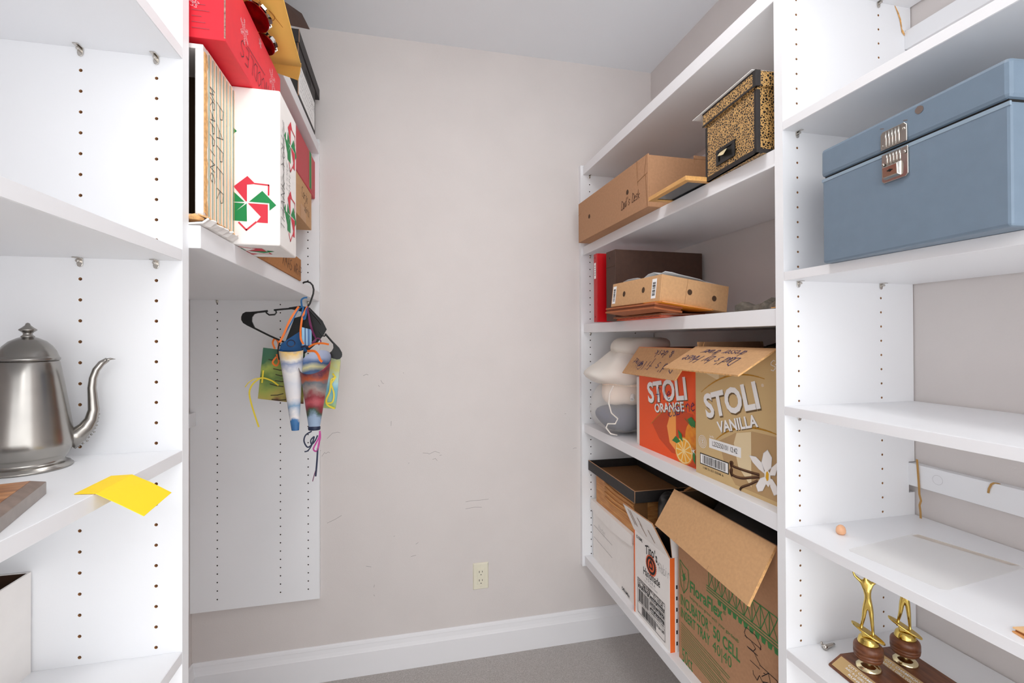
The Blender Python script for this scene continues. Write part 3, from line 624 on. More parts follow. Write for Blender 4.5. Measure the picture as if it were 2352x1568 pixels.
put_text(m, FRONT, 'S', .0265, .089, .007, .009, 0, .02, 6)
def curve(pts, n=12):
    out = []; V = [Vector((p[0], p[1], 0)) for p in pts]
    for i in range(len(V)-1):
        p0, p1, p2, p3 = V[max(i-1,0)], V[i], V[i+1], V[min(i+2,len(V)-1)]
        for k in range(n):
            s = k/n; out.append(.5*((2*p1)+(p2-p0)*s+(2*p0-5*p1+4*p2-p3)*s*s+(3*p1-p0-3*p2+p3)*s**3))
    out.append(V[-1]); return [(p.x, p.y) for p in out]
for pts, w in (([(.146,.052),(.143,.062),(.150,.064),(.152,.056),(.175,.055),(.21,.056),(.24,.058)], .0065), ([(.148,.030),(.142,.040),(.148,.046),(.150,.033),(.18,.033),(.215,.044),(.24,.052)], .0065), ([(.177,.003),(.185,.012),(.21,.026),(.235,.042)], .006)):
    c = curve(pts); put_line(m, FRONT, c, w, 4, .0010); put_line(m, FRONT, [(a, b_+.0012) for a, b_ in c[10:]], w*.3, 10, .0013)
for pts in ([(.262,.07),(.25,.09),(.256,.112),(.268,.122),(.280,.108),(.278,.085)], [(.258,.066),(.24,.072),(.222,.083),(.211,.096),(.232,.098),(.25,.088)], [(.272,.066),(.28,.085),(.296,.100),(.296,.088),(.290,.070)], [(.26,.058),(.245,.05),(.232,.03),(.238,.018),(.252,.024),(.262,.042)], [(.272,.058),(.282,.058),(.294,.046),(.296,.03),(.286,.024),(.276,.040)]):
    cx = sum(p[0] for p in pts)/len(pts); cy = sum(p[1] for p in pts)/len(pts)
    put_poly(m, FRONT, [(cx+(a-cx)*1.08, cy+(b_-cy)*1.08) for a, b_ in pts], 3, .0016); put_poly(m, FRONT, pts, 2, .0018)
put_poly(m, FRONT, [(.258,.07),(.267,.078),(.276,.07),(.277,.05),(.270,.037),(.260,.045)], 2, .002); put_poly(m, FRONT, [(.264,.070),(.268,.074),(.272,.068),(.271,.054),(.266,.050),(.262,.058)], 5, .0023)
m.build('printed_artwork', mats, t, recalc=False)
fl = [(.0, .003, H), (W-.001, .003, H), (W-.002, -.103, H-.059), (-.002, -.103, H-.059)]
f = sheet('top_flap', fl, KRAFTL, t, .004, KRAFTE)
ff = plane_frame(fl[3], Vector(fl[2])-Vector(fl[3]), Vector(fl[0])-Vector(fl[3]))
m = MB(); put_pen(m, ff, "Dad's by House", .235, .070, .036, .0022, PI, adv=.52, e=.0032, xs=.8); put_pen(m, ff, 'dresser drawer', .225, .104, .026, .0018, PI, adv=.56, e=.0032, xs=.8); m.build('handwriting', INKBLUE, f, recalc=False)
sheet('top_flap', [(.006, .02, H-.002), (.006, D-.02, H-.002), (-.0, D-.03, H+.014), (-.0, .03, H+.014)], KRAFT, t, .004, KRAFTE)
sheet('top_flap', [(.0, D-.004, H), (W, D-.004, H), (W-.01, D+.03, H+.022), (.06, D+.035, H+.024)], mat('shaded_kraft_inside', '4a3426', .9), t, .004)  # back flap in darker kraft, its shade put into the colour
sheet('top_flap', [(W-.003, .03, H), (W-.003, D-.03, H), (W-.075, D-.05, H+.030), (W-.075, .08, H+.030)], mat('pale_flap_inside', 'cfc4b6', .8), t, .004)
# flat carton edge behind the orange carton
t = right_root('flat_carton', 'thin white carton standing on edge behind the orange printed carton', 'box', (.8405, 1.602), (.842, 1.5725), z4)
MB().box(0,0,0,.0285,.24,.243).build('carton_body', WBOARD, t, bevel=.001)
m = MB(); put_pen(m, FRONT, 'YEAR', .020, .19, .010, .0008, -PI/2); m.build('handwriting', INKGREY, t, recalc=False)
# dark saucer behind
t = thing('saucer', 'dark rimmed saucer standing on edge between mesh bag and white carton', 'saucer', (.905, 1.628, z4+.052), rot=(PI/2, 0, .08))
m = MB(); m.lathe([(.0,0),(.03,.001),(.05,.006),(.051,.007),(.05,.0082),(.03,.0035),(0,.0025)], 36, cap=False); m.build('saucer_dish', mat('dark_glaze', '5a4a42', .25), t, smooth=True)
m = MB(); m.lathe([(.0485,.0055),(.0515,.0062),(.0515,.0082),(.0485,.0085)], 36, cap=False); m.build('rim', mat('rim_glaze', 'cfc8c0', .25), t, smooth=True)
# curled paper ribbon by the bag
o = thing('paper_scroll', 'small curled white paper scroll beside the mesh bag', 'paper', (.855, 1.665, z4+.158), rot=(.25, 1.15, 1.3))
m = MB()
for k in range(1): pass
pts = [((.006+.0012*a/6.28)*math.cos(a), (.006+.0012*a/6.28)*math.sin(a)) for a in [i*PI/8 for i in range(30)]]
for (a, b_), (c_, d_) in zip(pts, pts[1:]): m.poly([(a,b_,-.016),(c_,d_,-.016),(c_,d_,.016),(a,b_,.016)])
m.build('scroll_sheet', WPAPER, o, recalc=False, solid=.0006)
# mesh bag
BX, BY = .885, 1.775
t = thing('mesh_laundry_bag', 'white see-through drawstring mesh bag stuffed with cloths at the shelf end', 'bag', (BX, BY, z4))
def blob(rings, seg=40, wob=.05, seed=1, top=None):
    rnd = random.Random(seed); ph = [rnd.uniform(0, 6) for _ in range(8)]; vs = []; n = len(rings)
    for i, (cx, cy, z, rx, ry) in enumerate(rings):
        for k in range(seg):
            a = 2*PI*k/seg; w_ = 1 + wob*(math.sin(3*a+ph[0]+i*.8)+.6*math.sin(5*a+ph[1]-i*.5)+.5*math.sin(9*a+ph[2]+i*1.3))*.6
            vs.append((cx+rx*w_*math.cos(a), cy+ry*w_*math.sin(a), z + .004*math.sin(4*a+ph[3]+i)))
    fs = [(i*seg+k, i*seg+(k+1) % seg, (i+1)*seg+(k+1) % seg, (i+1)*seg+k) for i in range(n-1) for k in range(seg)] + [list(range(seg))[::-1], list(range((n-1)*seg, n*seg))]
    m_ = MB(); m_.add(vs, fs); return m_
blob([(0,0,.006,.055,.05),(-.010,0,.03,.118,.092),(-.018,0,.08,.138,.108),(-.018,0,.13,.140,.110),(-.012,0,.18,.120,.102),(-.01,0,.205,.098,.094)], 44, .04, 2).build('mesh_pouch', MESHBAG, t, smooth=True, sub=1)
blob([(-.01,0,.198,.090,.086),(-.02,.0,.215,.124,.108),(-.045,.005,.243,.138,.116),(-.040,.005,.262,.116,.106),(-.022,.0,.285,.092,.094),(-.004,0,.318,.070,.08),(.005,0,.345,.05,.06)], 44, .085, 5).build('mesh_collar', mat('mesh_fabric_folded', 'ebe6de', .8, trans=.3), t, smooth=True, sub=1)
blob([(.055,-.01,.300,.06,.06),(.05,-.015,.325,.115,.095),(.055,-.015,.352,.125,.10),(.065,-.015,.374,.120,.095),(.07,-.01,.388,.09,.075)], 40, .05, 9).build('mesh_fold', mat('mesh_fabric_dense', 'dcd6cc', .85, trans=.12), t, smooth=True, sub=1)
m = MB(); m.tube([(-.085,-.062,.200),(-.098,-.055,.170),(-.104,-.06,.130),(-.098,-.07,.095),(-.08,-.088,.075),(-.088,-.082,.055),(-.108,-.058,.052),(-.112,-.05,.035),(-.095,-.055,.012),(-.07,-.06,.006)], .0028, 8); m.build('drawstring', CORD, t, smooth=True)
t = thing('cream_cushion', 'cream coloured cloth bundle inside the upper half of the mesh bag', 'cloth', (BX-.01, BY, z4+.118))
blob([(0,0,.0,.055,.05),(0,0,.012,.088,.08),(0,0,.045,.094,.085),(0,0,.075,.082,.075),(0,0,.12,.085,.08),(0,0,.16,.07,.07),(0,0,.18,.03,.04)], 36, .09, 11).build('cushion_body', CREAM, t, smooth=True, sub=1)
t = thing('navy_cloth', 'dark blue cloth bundle in the bottom of the mesh bag', 'cloth', (BX-.008, BY, z4+.012))
blob([(0,0,.0,.05,.045),(0,0,.02,.088,.075),(-.01,0,.06,.122,.092),(-.01,0,.09,.116,.088),(0,0,.104,.07,.06)], 36, .09, 13).build('cloth_body', NAVY, t, smooth=True, sub=1)

# ================================================================== bottom shelf
z5 = -.9776
P, Q = (.8259, 1.9965), (.818, 1.5926)
t = right_root('storage_box', 'white lidded office storage box with ruled lines, farthest on the lowest right shelf', 'box', P, Q, z5)
W = math.hypot(Q[0]-P[0], Q[1]-P[1]); D, H = .30, .222
MB().box(.003,.002,0,W-.003,D,H).build('box_body', WBOARD, t, bevel=.0015)
b = MB(); n = 12
for i in range(n):
    a, c_ = W*i/n, W*(i+1)/n; f0 = .020+.018*(1-(2*i/n-1)**2)*0 ; za, zb_ = H-.004-.014*math.sin(PI*i/n), H-.004-.014*math.sin(PI*(i+1)/n)
    b.hexa([(a,-.008,za),(c_,-.008,zb_),(c_,-.004,zb_),(a,-.004,za),(a,-.006,H+.035),(c_,-.006,H+.035),(c_,.001,H+.035),(a,.001,H+.035)])
b.box(0,.001,H+.004,W,D+.002,H+.035)
b.build('lid', WBOARD, t)
m = MB()
for v in (.148, .097): put_line(m, FRONT, [(.022,v),(.217,v-.006)], .0012)
put_text(m, FRONT, 'OfficeMax', .305, .011, .068, .012, 0, .02, 0)
put_pen(m, FRONT, 'Photos', .075, .152, .018, .0008, mi=1)
m2 = m; m.build('printed_lines', [INK, INKGREY], t, recalc=False)
for o in (): pass
# wood-grain expanding file
zw = z5+.2572
t = right_root('expanding_file', 'expanding file box with wood grain print on the white storage box', 'box', (.832, 1.965), (.828, 1.602), zw)
W = .363; H = .128; D = .25
MB().box(0,0,0,W,D,H).build('file_body', WOODPRINT, t, bevel=.003)
m = MB(); mc = mat('kraft_pleat', 'c98f55', .8)
for k in range(4):
    pts = [(.10+.265*i/8, -.002-.0015*(k % 2), .050+.016*k+.020*(1-i/8.)*(k*.25) - .004*math.sin(i*.6)) for i in range(9)]
    m.ribbon(pts, .009, (0,.2,1), th=.003)
m.build('pleat', mc, t, smooth=True)
MB().box(W-.001,.0,.0,W+.003,.052,H-.002).build('end_board', KRAFTD, t)
# upturned black-rimmed lid
zl = zw+H+.001
t = right_root('box_lid', 'upturned black-edged box lid lined with brown board, lying on the wood grain file', 'lid', (.812, 2.006), (.806, 1.5555), zl)
W = .4505; D = .24; H = .042; b = MB(); th = .004
b.box(0,0,0,W,th,H); b.box(0,D-th,0,W,D,H); b.box(0,th,0,th,D-th,H); b.box(W-th,th,0,W,D-th,H); b.box(th,th,0,W-th,D-th,.004); b.build('lid_tray', BLACK, t, bevel=.001)
MB().box(th+.001,th+.001,.0042,W-th-.001,D-th-.001,.007).build('board_lining', KRAFTD, t)
m = MB(); m.box(0,0,H,W,.004,H+.0012); m.box(W-.004,.004,H,W,D,H+.0012); m.box(W-.0006,-.0008,0,W+.0008,.0012,H); m.build('raw_edge', KRAFT, t)
# spirits carton with orange corner
P, Q = (.8064, 1.5621), (.8058, 1.3295)
t = right_root('printed_carton', "white and orange carton printed Tito's Handmade with raised flap on the lowest shelf", 'box', P, Q, z5)
W = math.hypot(Q[0]-P[0], Q[1]-P[1]); D, H = .30, .292
carton(t, W, D, H, WBOARD, 'open', .004, INSIDE)
m = MB(); LG = mat('logo_orange_print', 'd95a2b', .6); mats = [ORANGE, INK, LG, WPAPER, INKGREY]
m.box(-.0008,-.0008,0,.006,.03,H,0); m.box(W-.0004,.0008,0,W+.0010,.017,H,0); m.build('orange_corner', [mat('orange_corner_print', 'e66a28', .5)], t)
m = MB()
put_text(m, FRONT, '12-750ML', .016, .271, .046, .010, -.02, .02, 1); put_pen(m, FRONT, 'Robin', .17, .222, .030, .0011, .1, mi=4, adv=.45)
vs, fs, w_ = text_geo("Tito's.", .012); m.add([FRONT(.080+x*.088/w_, .240+.010*math.sin(PI*x/w_)+y*.030/CAP, .0008) for x, y in vs], fs, 1)
vs, fs, w_ = text_geo('Handmade', .008); m.add([FRONT(.066+x*.110/w_, .166+.006*x/w_+y*.026/CAP, .0008) for x, y in vs], fs, 1)
put_poly(m, FRONT, [(.120+(.0365 if i % 2 else .033)*math.cos(2*PI*i/64), .218+(.0345 if i % 2 else .031)*math.sin(2*PI*i/64)) for i in range(64)], 2, .0008)
put_disc(m, FRONT, .120, .218, .0300, .0285, 1, .0010); put_disc(m, FRONT, .120, .218, .0215, .0205, 2, .0012)
put_poly(m, FRONT, [(.108,.206),(.132,.206),(.131,.226),(.124,.234),(.122,.240),(.118,.240),(.117,.234),(.110,.226)], 1, .0014); put_disc(m, FRONT, .120, .218, .006, .007, 2, .0016)
put_text(m, FRONT, 'V O D K A', .085, .153, .062, .010, .05, .01, 4); put_text(m, FRONT, '1.75 L  Austin, Texas', .070, .143, .09, .006, .03, 0, 4)
u0, u1, v0, v1 = .026, .204, .015, .135
for a, b_ in (((u0,v0),(u1,v0)),((u1,v0),(u1,v1)),((u1,v1),(u0,v1)),((u0,v1),(u0,v0))): put_line(m, FRONT, [a, b_], .0016, 1)
for v in (.052,.115,.126): put_line(m, FRONT, [(u0,v),(u1,v)], .0012, 1)
put_text(m, FRONT, 'CATALOG NUMBER / BOTTLED BY', .030, .128, .168, .0055, 0, .02, 1)
put_text(m, FRONT, 'NO.', .030, .117, .02, .006, 0, .02, 1); put_text(m, FRONT, '38176', .058, .1165, .055, .009, 0, .03, 1); put_text(m, FRONT, '12 x 750 ML', .130, .1175, .065, .006, 0, .02, 1)
for v, s in ((.104,'619947 000013'),(.084,'DISTILLED 6X'),(.066,'40% ALC/VOL')):
    put_rect(m, FRONT, .112, v-.001, .200, v+.0095, 1, .0008); put_text(m, FRONT, s, .116, v+.001, .080, .006, 0, .01, 3, .0012)
for v, s in ((.094,'PROOF 80  GLUTEN FREE'),(.075,'LOT 05-13-2016'),(.057,'HANDLE WITH CARE')): put_text(m, FRONT, s, .114, v, .084, .006, 0, .02, 1)
put_line(m, FRONT, [(.108,.052),(.108,.126)], .0014, 1); put_rect(m, FRONT, .030, .103, .104, .113, 1, .0008); put_text(m, FRONT, 'TX 12345', .036, .1045, .06, .006, 0, .02, 3, .0012)
barcode(m, FRONT, .034, .056, .104, .099, 1, 22, .0010, 7); barcode(m, FRONT, .055, .019, .150, .048, 1, 26, .0010, 8); put_text(m, FRONT, '01-LA-1-240', .153, .036, .046, .010, 0, .03, 1)
m.build('printed_label', mats, t, recalc=False)
fl = [(.0, .002, H), (W, .002, H), (W-.028, -.043, H+.102), (.004, -.043, H+.098)]
f = sheet('top_flap', fl, WBOARD, t, .004, KRAFT)
ff = plane_frame(fl[0], Vector(fl[1])-Vector(fl[0]), Vector(fl[3])-Vector(fl[0]))
m = MB()
for u in (.040, .055): put_line(m, ff, [(u,.038),(u-.004,.098)], .0042, 0, .0026)
for u in (.096, .150): put_line(m, ff, [(u+.010,.022),(u-.002,.064)], .0042, 0, .0026)
put_line(m, ff, [(.092,.086),(.104,.060)], .004, 0, .0026)
m.build('flap_slot', KRAFTD, f, recalc=False)
m = MB()
for k in range(6): put_rect(m, SIDE(W), .0215, .02+k*.035, .0265, .032+k*.035, 0, .0007)
m.build('side_print', INK, t, recalc=False)
sheet('top_flap', [(W-.002, .01, H), (W-.002, D-.02, H), (W-.02, D-.04, H+.075), (W-.02, .012, H+.07)], WBOARD, t, .004, KRAFT)
# black pouch in that carton
t = thing('leather_pouch', 'shiny black leather pouch poking out of the white and orange carton', 'pouch', (.905, 1.452, z5+.01))
blob([(0,0,.0,.055,.062),(0,0,.05,.06,.066),(0,0,.30,.06,.066),(0,0,.385,.058,.070),(0,0,.42,.053,.064),(0,0,.432,.035,.05)], 28, .05, 21).build('pouch_body', BLACKL, t, smooth=True, sub=1)
# brown seed tray carton
P, Q = (.8235, 1.3076), (.8205, .902)
t = right_root('printed_carton', 'tall brown carton with green FloraFlex print and a big torn front flap', 'box', P, Q, z5)
W = math.hypot(Q[0]-P[0], Q[1]-P[1]); D, H = .31, .506
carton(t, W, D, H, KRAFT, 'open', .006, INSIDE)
m = MB()
vs, fs, w_ = text_geo('FloraFlex', .022); put_text(m, FRONT, 'FloraFlex', .058, .230, .150, .033, 0, .022); put_text(m, FRONT, '®', .210, .250, .012, .010)
put_text(m, FRONT, 'helping you grow with your garden®', .058, .2105, .212, .009, -.01, 0)
put_text(m, FRONT, 'INCUBATOR', .010, .168, .138, .031, -.01, .018); put_text(m, FRONT, 'TM', .150, .190, .010, .007); put_text(m, FRONT, '50 CELL', .166, .164, .108, .031, -.01, .018)
put_text(m, FRONT, 'INSERT TRAY', .010, .131, .143, .028, -.02, .018); put_text(m, FRONT, '40|40', .164, .126, .078, .029, 0, -.004)
put_text(m, FRONT, '50ct', .016, .0, .055, .040, .02, -.002)
for k in range(11):
    v = .113-.0072*k; a = .013; put_line(m, FRONT, [(a, v), (.235-(.03 if k % 3 == 2 else 0)-.004*(k % 4), v-.014)], .0017)
S = [(.009,.300),(.030,.292),(.051,.288),(.054,.262),(.046,.232),(.028,.209),(.014,.226),(.009,.252)]; put_line(m, FRONT, S+[S[0]], .003)
put_line(m, FRONT, [(.014,.29),(.028,.25),(.030,.212)], .0022); put_disc(m, FRONT, .030, .258, .007, .010)
for k in range(6): a = 2*PI*k/6; put_line(m, FRONT, [(.030,.258),(.030+.014*math.cos(a),.258+.018*math.sin(a))], .0016)
# lattice drawing of a seed tray
for k in range(9):
    u = .150+.028*k; put_line(m, FRONT, [(u,.345),(u+.026,.290)], .0022); put_line(m, FRONT, [(u+.026,.345),(u,.290)], .0022); put_line(m, FRONT, [(u,.345),(u,.290)], .0026)
for v in (.346,.290,.283,.276): put_line(m, FRONT, [(.140,v),(.400,v)], .0028)
for k in range(11): put_poly(m, FRONT, [(.190+.02*k,.262),(.200+.02*k,.262),(.203+.02*k,.274),(.187+.02*k,.274)])
m.build('printed_artwork', GREENINK, t, recalc=False)
m = MB(); put_pen(m, FRONT, 'Christmas', .288, .265, .052, .0017, -1.25, adv=.45, slant=.3); put_pen(m, FRONT, 'Robin', .345, .205, .05, .0017, -1.3, adv=.5, slant=.3); m.build('handwriting', INK, t, recalc=False)
fl = [(-.020, .002, H), (W-.010, .002, H), (W-.016, -.068, H-.130), (-.026, -.062, H-.108)]
f = sheet('top_flap', fl, KRAFTL, t, .007, KRAFTE)
ff = plane_frame(fl[3], Vector(fl[2])-Vector(fl[3]), Vector(fl[0])-Vector(fl[3]))
m = MB()
for u in (.115, .265): put_line(m, ff, [(u,.0),(u+.004,.125)], .0012, 0, .0040)
m.build('crease', KRAFT, f, recalc=False)
sheet('top_flap', [(.0, .02, H), (.0, D-.01, H), (.035, D-.02, H+.035), (.035, .05, H+.035)], KRAFTD, t, .006)
sheet('top_flap', [(W-.002, .008, H-.004), (W-.002, D-.02, H-.004), (W-.002, D-.02, H+.006), (W-.002, .008, H+.004)], KRAFT, t, .006, KRAFTE)
t2 = thing('black_garment', 'black cloth filling the top of the tall brown carton', 'cloth', (.965, 1.105, z5+.30))
blob([(0,0,0,.10,.15),(0,0,.06,.125,.175),(0,0,.13,.125,.175),(0,0,.19,.115,.165),(0,0,.205,.07,.1)], 36, .04, 31).build('cloth_body', BLACK, t2, smooth=True, sub=1)
# ================================================================== RIGHT FOREGROUND
zb = .1404
P, Q = (.7781, .7453), (.7503, .4418)
t = right_root('metal_file_box', 'blue-grey steel file box with a silver latch on the right foreground shelf', 'box', P, Q, zb)
W = math.hypot(Q[0]-P[0], Q[1]-P[1]); D = .27; H0 = .160
MB().box(0,.002,0,W,D,H0).build('box_body', BLUEM, t, bevel=.004)
b = MB(); b.box(-.001,0,H0+.0035,W+.001,D+.001,H0+.056); b.build('hinged_lid', BLUEM, t, bevel=.006)
MB().box(.004,.005,H0-.002,W-.004,D-.004,H0+.006).build('lid_gap', SLOT, t)
MB().box(-.0003,.0012,H0-.006,W+.0003,.004,H0).build('rolled_edge', mat('blue_enamel_edge', '8a9cab', .4), t, bevel=.0006)
u0, u1 = .1275, .172
m = MB(); m.prism([(u0,H0+.004),(u1,H0+.004),(u1,H0+.030),(u1-.004,H0+.034),(u0+.004,H0+.034),(u0,H0+.030)], lambda p, a: (p[0], a, p[1]), 0, -.003); m.build('latch_plate', SILVER, t, bevel=.0008)
m = MB(); m.prism([(u0,H0-.046),(u0+.004,H0-.050),(u1-.004,H0-.050),(u1,H0-.046),(u1,H0-.003),(u0,H0-.003)], lambda p, a: (p[0], a, p[1]), .002, -.0012); m.build('lock_plate', SILVER, t, bevel=.0008)
m = MB()
for k in range(5):
    x = u0+.010+k*.0055; m.tube([(x,-.003,H0+.006),(x,-.003,H0+.031)], .0016, 8); m.tube([(x,-.0012,H0-.022),(x,-.0012,H0-.004)], .0016, 8)
m.build('latch_ribs', SILVER, t, smooth=True)
m = MB(); m.hexa([(u0+.006,-.001,H0-.046),(u1-.010,-.001,H0-.046),(u1-.010,-.001,H0-.022),(u0+.006,-.001,H0-.022),(u0+.007,-.007,H0-.043),(u1-.012,-.007,H0-.043),(u1-.012,-.008,H0-.026),(u0+.007,-.008,H0-.026)]); m.build('lock_hasp', SILVER, t, bevel=.001)
m = MB(); cf2 = lambda u, v, e=0: (u, -.0076-e, v); put_disc(m, cf2, (u0+u1)/2-.002, H0-.034, .0022, .0022, 0, .0006); put_poly(m, cf2, [((u0+u1)/2-.0065,H0-.0348),((u0+u1)/2+.0025,H0-.0348),((u0+u1)/2+.0025,H0-.0332),((u0+u1)/2-.0065,H0-.0332)], 0, .0006); m.build('keyhole', SLOT, t, recalc=False)
for x, z in ((u0+.004,H0+.010),(u1-.004,H0+.024),(u0+.004,H0-.020),(u1-.004,H0-.012)):
    m = MB(); m.lathe([(.0025,0),(.002,.001),(.001,.0014)], 10); m.v = [(x+a, -.002-c-.0006, z+b_) for a, b_, c in m.v]; m.build('rivet', SILVER, t)
m = MB(); rust = mat('rust_spot', '6d5f59', .8)
rnd = random.Random(4); put_poly(m, FRONT, [(.190+.006*(1+.3*rnd.random())*math.cos(k), H0+.043+.005*(1+.3*rnd.random())*math.sin(k)) for k in [i*.63 for i in range(10)]], 0, .0005); m.build('rust_spot', rust, t, recalc=False); m = MB()
for (u, v) in ((.125,H0+.042),(.165,H0+.038)): put_line(m, FRONT, [(u,v),(u+.006,v-.002)], .0014, 0, .0005)
m.build('rust_scratch', rust, t, recalc=False)
# peach stone
t = thing('polished_stone', 'small peach coloured polished stone on the empty right shelf', 'stone', (.880, .803, -.4061))
m = MB(); m.lathe([(0,0),(.007,.0006),(.0098,.004),(.0098,.009),(.0082,.0145),(.0045,.0182),(.0012,.0194),(0,.0195)], 24, cap=False, sx=1.0, sy=.86); m.build('stone_body', PEACH, t, smooth=True)
# faint sheet on the shelf
o = MB().prism([(.826,.735),(.832,.742),(1.022,.768),(1.031,.762),(1.066,.618),(1.060,.610),(.852,.586),(.842,.592)], lambda p, a: (p[0], p[1], a), -.4060, -.4052).build('shelf_liner', SHEET); tag(o, 'faint translucent plastic liner sheet lying on the right shelf near the stone', 'liner')
m = MB(); m.prism([(1.012,.762),(1.030,.763),(1.064,.618),(1.050,.622)], lambda p, a: (p[0], p[1], a), -.40515, -.4050); m.build('tan_stain', STAIN, o)
# tan leather corner at picture edge
t = thing('leather_case', 'corner of a tan leather case at the right edge of the picture', 'case', (.8153, .4833, -.4061))
pl = [(0,0),(-.0130,-.0470),(.012,-.12),(.13,-.10),(.110,-.022)]
m = MB(); m.prism(pl, lambda p, a: (p[0], p[1], a), 0, .0022); m.build('lower_leather', TANLEATHER, t, bevel=.0006)
m = MB(); m.prism([(.0035,-.002),(-.006,-.044),(.016,-.116),(.126,-.097),(.106,-.022)], lambda p, a: (p[0], p[1], a), .0022, .0055); m.build('lining', mat('leather_lining', 'a56c3a', .8), t)
m = MB(); m.prism([(.0,-.0005),(-.004,-.046),(.014,-.12),(.13,-.10),(.110,-.021)], lambda p, a: (p[0], p[1], a+.10*max(0, -p[1])*.35), .0055, .0078); m.build('upper_leather', mat('tan_leather_light', 'e8bd8a', .6), t, bevel=.0006)
# rubber bands on the rail
t = thing('rubber_band', 'long brittle tan rubber band hanging down over the lower right rail at the upright', 'rubber band', (0, 0, 0))
m = MB(); m.ribbon([(1.1270,.836,-.275),(1.1265,.834,-.300),(1.1262,.832,-.330),(1.1262,.831,-.352),(1.128,.829,-.366),(1.1265,.831,-.376),(1.1275,.830,-.392),(1.128,.830,-.4055)], .0042, (0,1,0), th=.0008); m.build('band_strip', RUBBER, t)
t = thing('rubber_band', 'short curled tan rubber band stuck on the front of the lower right rail', 'rubber band', (0, 0, 0))
m = MB(); m.ribbon([(1.136,.690,-.2868),(1.1285,.694,-.2862),(1.1272,.698,-.290),(1.1272,.702,-.300),(1.1276,.7035,-.309)], .0036, [(0,1,.2),(0,1,.3),(0,1,.4),(0,1,.1),(0,1,0)], th=.0008); m.build('band_strip', RUBBER, t)
m = MB(); bands = bpy.data.objects['wall_rail']
rf = lambda u, v, e=.0004: (1.1288-e, u, v)
for k in range(20): a, b_ = 2*PI*k/20, 2*PI*(k+1)/20; put_line(m, rf, [(.795+.010*math.cos(a), -.310+.010*math.sin(a)), (.795+.010*math.cos(b_), -.310+.010*math.sin(b_))], .0006)
m.build('screw_cap_outline', mat('pale_grey_line', 'c6c6c6', .7), bands, recalc=False)
# ------------------------------------------------------------------ trophies
zt = -.6625
def figure_geo():
    """one continuous small cast figure: skin over joints"""
    J = [((0,0,.052),.0095),((.0002,0,.066),.0078),((-.001,0,.080),.0098),((-.002,0,.094),.0085),((-.004,0,.1035),.0036),((-.006,-.001,.113),.0066),((-.0065,-.001,.121),.0056),
         ((-.0055,0,.049),.0072),((-.008,-.002,.030),.0052),((-.0125,.001,.010),.0036),((-.0135,-.002,.0035),.0034),((-.016,-.008,.0025),.0026),
         ((.0055,0,.048),.0072),((.0075,-.002,.026),.0052),((.0095,.001,.003),.0036),((.0098,-.002,-.0045),.0034),((.0105,-.009,-.0055),.0026),
         ((-.013,0,.0955),.0042),((-.026,-.001,.1045),.0032),((-.0315,-.002,.1225),.0026),((-.0325,-.003,.131),.0024),
         ((.009,0,.0955),.0042),((.021,-.001,.1055),.0032),((.027,-.002,.1225),.0026),((.028,-.003,.131),.0024)]
    E = [(0,1),(1,2),(2,3),(3,4),(4,5),(5,6),(0,7),(7,8),(8,9),(9,10),(10,11),(0,12),(12,13),(13,14),(14,15),(15,16),(3,17),(17,18),(18,19),(19,20),(3,21),(21,22),(22,23),(23,24)]
    me = bpy.data.meshes.new('fig'); me.from_pydata([j[0] for j in J], E, [])
    ob = bpy.data.objects.new('fig', me); COL.objects.link(ob); sk = ob.modifiers.new('s', 'SKIN'); sk.use_smooth_shade = True
    lay = me.skin_vertices[0].data if me.skin_vertices else None
    for i, j in enumerate(J):
        lay[i].radius = (j[1], j[1]*.85); lay[i].use_root = (i == 0)
    sb = ob.modifiers.new('b', 'SUBSURF'); sb.levels = 2; sb.render_levels = 2
    bpy.context.view_layer.update(); dg = bpy.context.evaluated_depsgraph_get()
    out = bpy.data.meshes.new_from_object(ob.evaluated_get(dg), depsgraph=dg); bpy.data.objects.remove(ob)
    out.materials.clear(); out.materials.append(GOLDM); out.polygons.foreach_set('use_smooth', [True]*len(out.polygons))
    return out
